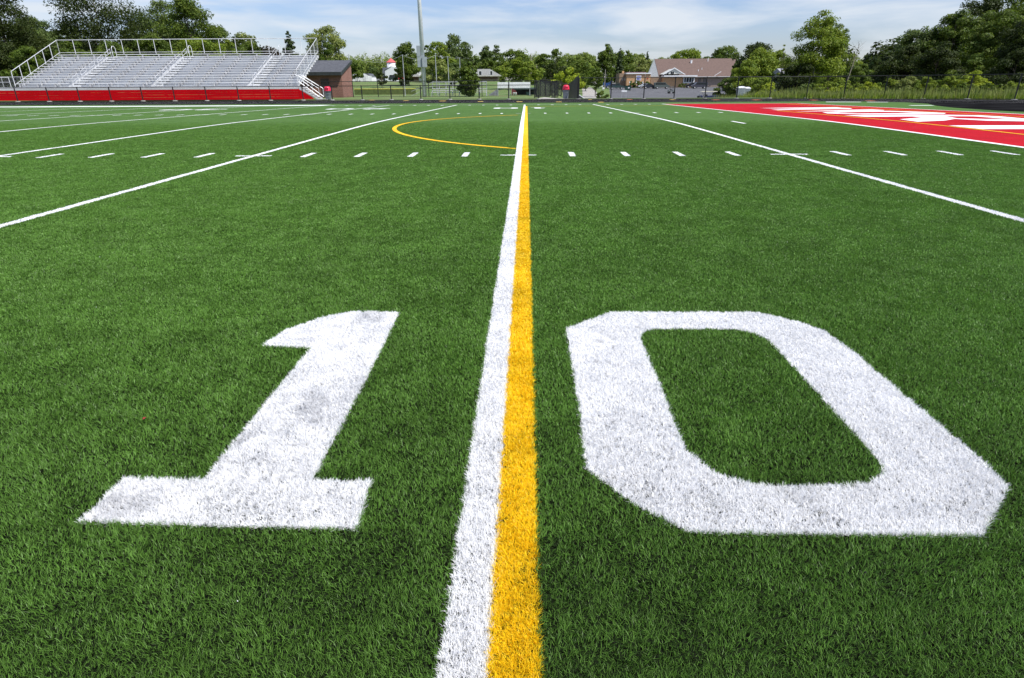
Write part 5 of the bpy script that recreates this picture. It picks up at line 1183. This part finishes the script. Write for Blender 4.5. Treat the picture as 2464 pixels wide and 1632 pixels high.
T(2312, -30, 110, 96, 'very tall dark tree in the right wood behind the lit one', 'dark', 'round', dens=1.0)
T(2352, 20, 110, 86, 'broad green tree in front in the right wood', 'mid', 'round', cb=.25)
T(2420, -60, 130, 98, 'tall tree with dark trunk and sky gaps at the right edge', 'mid', 'round', gap=.7, dens=.8, cb=.3)
T(2462, 10, 120, 78, 'dark tree cut off by the right frame edge', 'dark', 'round', cb=.2)
T(2540, -60, 180, 84, 'huge dark tree beyond the right frame edge', 'dark', 'round')
T(2240, 100, 110, 84, 'dark understorey tree left in the right wood', 'dark', 'bush', cb=.0)
T(2330, 130, 110, 80, 'dark rounded understorey tree middle of the right wood', 'mid', 'bush', cb=.0)
T(2430, 120, 130, 76, 'dark understorey tree at the right end of the wood', 'dark', 'bush', cb=.0)
# shrubs along the tall fence
SH = [(1832, 190, 50, 84, 'lite', 'green shrub right of the portable toilets'), (1850, 205, 36, 80, 'yell', 'small bright shrub right of the portable toilets'), (1990, 200, 50, 80, 'lite', 'weedy shrub right of the tall tree trunk'), (2045, 198, 50, 78, 'lite', 'shrub below the dead thin tree'),
      (2090, 204, 46, 76, 'yell', 'bright low shrub left of the pale flowering one'), (2135, 196, 50, 76, 'lite', 'leafy shrub behind the fence at the wood edge'), (2183, 188, 46, 75, 'grey', 'pale grey green flowering shrub behind the fence'),
      (2222, 192, 50, 74, 'lite', 'bright shrub right of the pale flowering one'), (2276, 188, 54, 72, 'lite', 'tall leafy shrub third from right along the fence'), (2338, 176, 50, 70, 'yell', 'tallest bright shrub leaning on the right fence'), (2318, 206, 50, 69, 'mid', 'low shrub at the foot of the tallest bright shrub'), (2385, 205, 60, 68, 'mid', 'dull low shrub near the right end of the fence'), (2440, 200, 60, 67, 'lite', 'shrub at the right frame edge behind the fence'),
      (1948, 205, 44, 84, 'mid', 'dark shrub at the foot of the pale tree trunk'), (2015, 212, 40, 76, 'yell', 'tiny bright shrub on the bank right of the trunk')]
for (u, vt, wp, Y, lf, lb) in SH: tree(u, vt-6, wp*1.35, Y, lb, lf, 'bush', name='shrub', cb=.0, cat='shrub', group='shrubs along the tall fence', dens=1.3, lscale=.9, clump=2.6)
# clipped bushes
tree(1448.5, 218, 25, 122, 'clipped round bush beside the pale road', 'mid', 'bush', name='round_bush', cb=.0, cat='bush', dens=2.2, lscale=.6, vb=230)
for (u, lb) in ((1517, 'round bush by the orange wall, leftmost'), (1530, 'round bush by the orange wall, second from left'), (1543.5, 'round bush by the orange wall, third from left'), (1558, 'round bush by the orange wall, rightmost')):
    tree(u, 194.5, 13, OY-3, lb, 'mid', 'bush', name='round_bush', cb=.0, cat='bush', dens=1.6, lscale=.6, group='round bushes by the orange wall')
tree(1648, 200, 32, KY-9, 'clipped hedge under the entrance glazing', 'mid', 'bush', name='hedge', cb=.0, cat='hedge', dens=1.5, lscale=.6)
# dead tree
x, Y = xat(2040, 100, 215), 100.; zg = zt(x, Y)
o = empty('dead_tree', (x, Y, zg), 'thin bare dead tree with pale branches against the sky', 'tree')
zt_ = zat(105, Y, 2043); pts = [Vector((x-.6, Y, zg)), Vector((x-.2, Y, zg+(zt_-zg)*.35)), Vector((x+.1, Y, zg+(zt_-zg)*.7)), Vector((x+.4, Y, zt_))]
mb = MB()
for i in range(3): mb.tube(pts[i], pts[i+1], .10-.025*i, .075-.022*i, n=6)
mb.build('trunk', BARKP, o); mb = MB()
for k in range(12):
    t = .45+.045*k; b = pts[0].lerp(pts[3], t); s_ = (-1)**k; e = b+Vector((s_*rnd.uniform(.4, 1.2), rnd.uniform(-.4, .4), rnd.uniform(.6, 1.4))); mb.tube(b, e, .022, .008, n=4); mb.tube(b.lerp(e, .5), b.lerp(e, .5)+Vector((-s_*.3, 0, .5)), .012, .005, n=4)
mb.build('branch', BARKP, o)
# far wood closing the horizon: crowns nobody could count
def wood(name, x0, x1, Y, h0, h1, n, leaf, label):
    g = np.random.default_rng(int(abs(x0)+Y)); V = []
    for i in range(n):
        x = g.uniform(x0, x1); y = Y+g.uniform(-12, 25); z = zt(x, y); h = g.uniform(h0, h1); r = h*.42; k = 1100
        d = g.normal(size=(k, 3)); d /= np.linalg.norm(d, axis=1)[:, None]; p = np.array([x, y, z+h*.55])+d*np.array([r, r, h*.47])*(g.random(k)**.25)[:, None]*(1+.2*np.sin(d[:, :1]*7+i))
        nr = d+g.normal(size=(k, 3))*.4+[0, 0, .4]; nr /= np.linalg.norm(nr, axis=1)[:, None]; t1 = np.cross(nr, g.normal(size=(k, 3))); t1 /= np.linalg.norm(t1, axis=1)[:, None]; t2 = np.cross(nr, t1); s_ = .42
        V.append(np.stack([p-t1*s_, p+t2*s_*.6, p+t1*s_, p-t2*s_*.6], 1))
    V = np.concatenate(V); n_ = len(V); o = np_mesh(name, V.reshape(-1, 3), (np.arange(n_*4), np.arange(n_)*4), LV[leaf]); tag(o, label, None, None, 'stuff')
wood('far_wood', xat(860, 350), xat(1420, 350), 345, 8, 14, 70, 'far', 'pale far wood closing the view in the middle')  # distant crowns share one paler leaf colour
wood('far_wood', xat(1560, 340), xat(2160, 340), 335, 8, 13, 80, 'far', 'far wood behind the hall and the right trees')
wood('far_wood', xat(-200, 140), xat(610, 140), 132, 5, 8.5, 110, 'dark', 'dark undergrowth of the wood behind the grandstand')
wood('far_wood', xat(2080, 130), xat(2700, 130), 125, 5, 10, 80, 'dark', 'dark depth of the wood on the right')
# tall weeds along the fence on the right
def weeds(name, xa, xb, ya, yb, n, h, leaf, label, sd=5):
    g = np.random.default_rng(sd); x = g.uniform(xa, xb, n); y = g.uniform(ya, yb, n)+np.clip(0, 0, 1); z = np.array([zt(a, b) for a, b in zip(x, y)])
    ok = np.hypot(x-TC[0], y-TC[1]) > TO+1.0; x, y, z = x[ok], y[ok], z[ok]; n = len(x)
    hh = h*(.3+1.6*vnoise(x, y, .6, 21)**1.5+.5*g.random(n)); a = g.uniform(0, 6.28, n); w_ = .05; l = g.uniform(-.35, .35, (n, 2))*hh[:, None]
    V = np.stack([np.stack([x-np.cos(a)*w_, y-np.sin(a)*w_, z-.05], 1), np.stack([x+np.cos(a)*w_, y+np.sin(a)*w_, z-.05], 1), np.stack([x+l[:, 0], y+l[:, 1], z+hh], 1)], 1)
    o = np_mesh(name, V.reshape(-1, 3), (np.arange(n*3), np.arange(n)*3), LV[leaf]); tag(o, label, None, None, 'stuff')
weeds('weeds', xat(1815, 72), 75, 55, 82, 32000, .24, 'lite', 'tall weeds and grass along the tall fence')
weeds('weeds', xat(1835, 72), 75, 58, 90, 22000, .55, 'grey', 'pale seeding grass between the shrubs along the tall fence', 9)

# small litter on the turf
def lint(name, m, n, seed, sz, label, spots=None):
    g = np.random.default_rng(seed); mb = MB()
    P = spots or [(g.uniform(-6, 7), 6.6+13*g.random()**1.5) for _ in range(n)]
    for x, y in P:
        z = zc(y)+.021; k = 5; r = sz*(.5+g.random()); pts = [(x+r*math.cos(6.28*i/k+g.random()), y+r*.8*math.sin(6.28*i/k+g.random()), z+g.uniform(0, .004)) for i in range(k)]
        mb.add(pts+[(x, y, z+.006)], [(i, (i+1) % k, k) for i in range(k)])
    return mb.build(name, m, None, label=label, kind='stuff')
lint('lint', WHT, 40, 31, .0018, 'tiny pale bits of lint scattered over the near turf')
lint('rubber_crumbs', RUB, 300, 32, .0022, 'loose black rubber crumbs lying on the near turf')
P_ = at(343, 1000, 7.56)
q = MB(); q.add([(P_[0]-.006, 7.56, zc(7.56)+.022), (P_[0]+.004, 7.553, zc(7.56)+.024), (P_[0]+.008, 7.567, zc(7.56)+.026), (P_[0]-.003, 7.57, zc(7.56)+.024), (P_[0], 7.56, zc(7.56)+.029)], [(0, 1, 4), (1, 2, 4), (2, 3, 4), (3, 0, 4)])
q.build('red_scrap', mat('dull_red', (0.30, 0.02, 0.02), .7), None, label='tiny red scrap lying on the turf left of the numeral 1', cat='scrap')
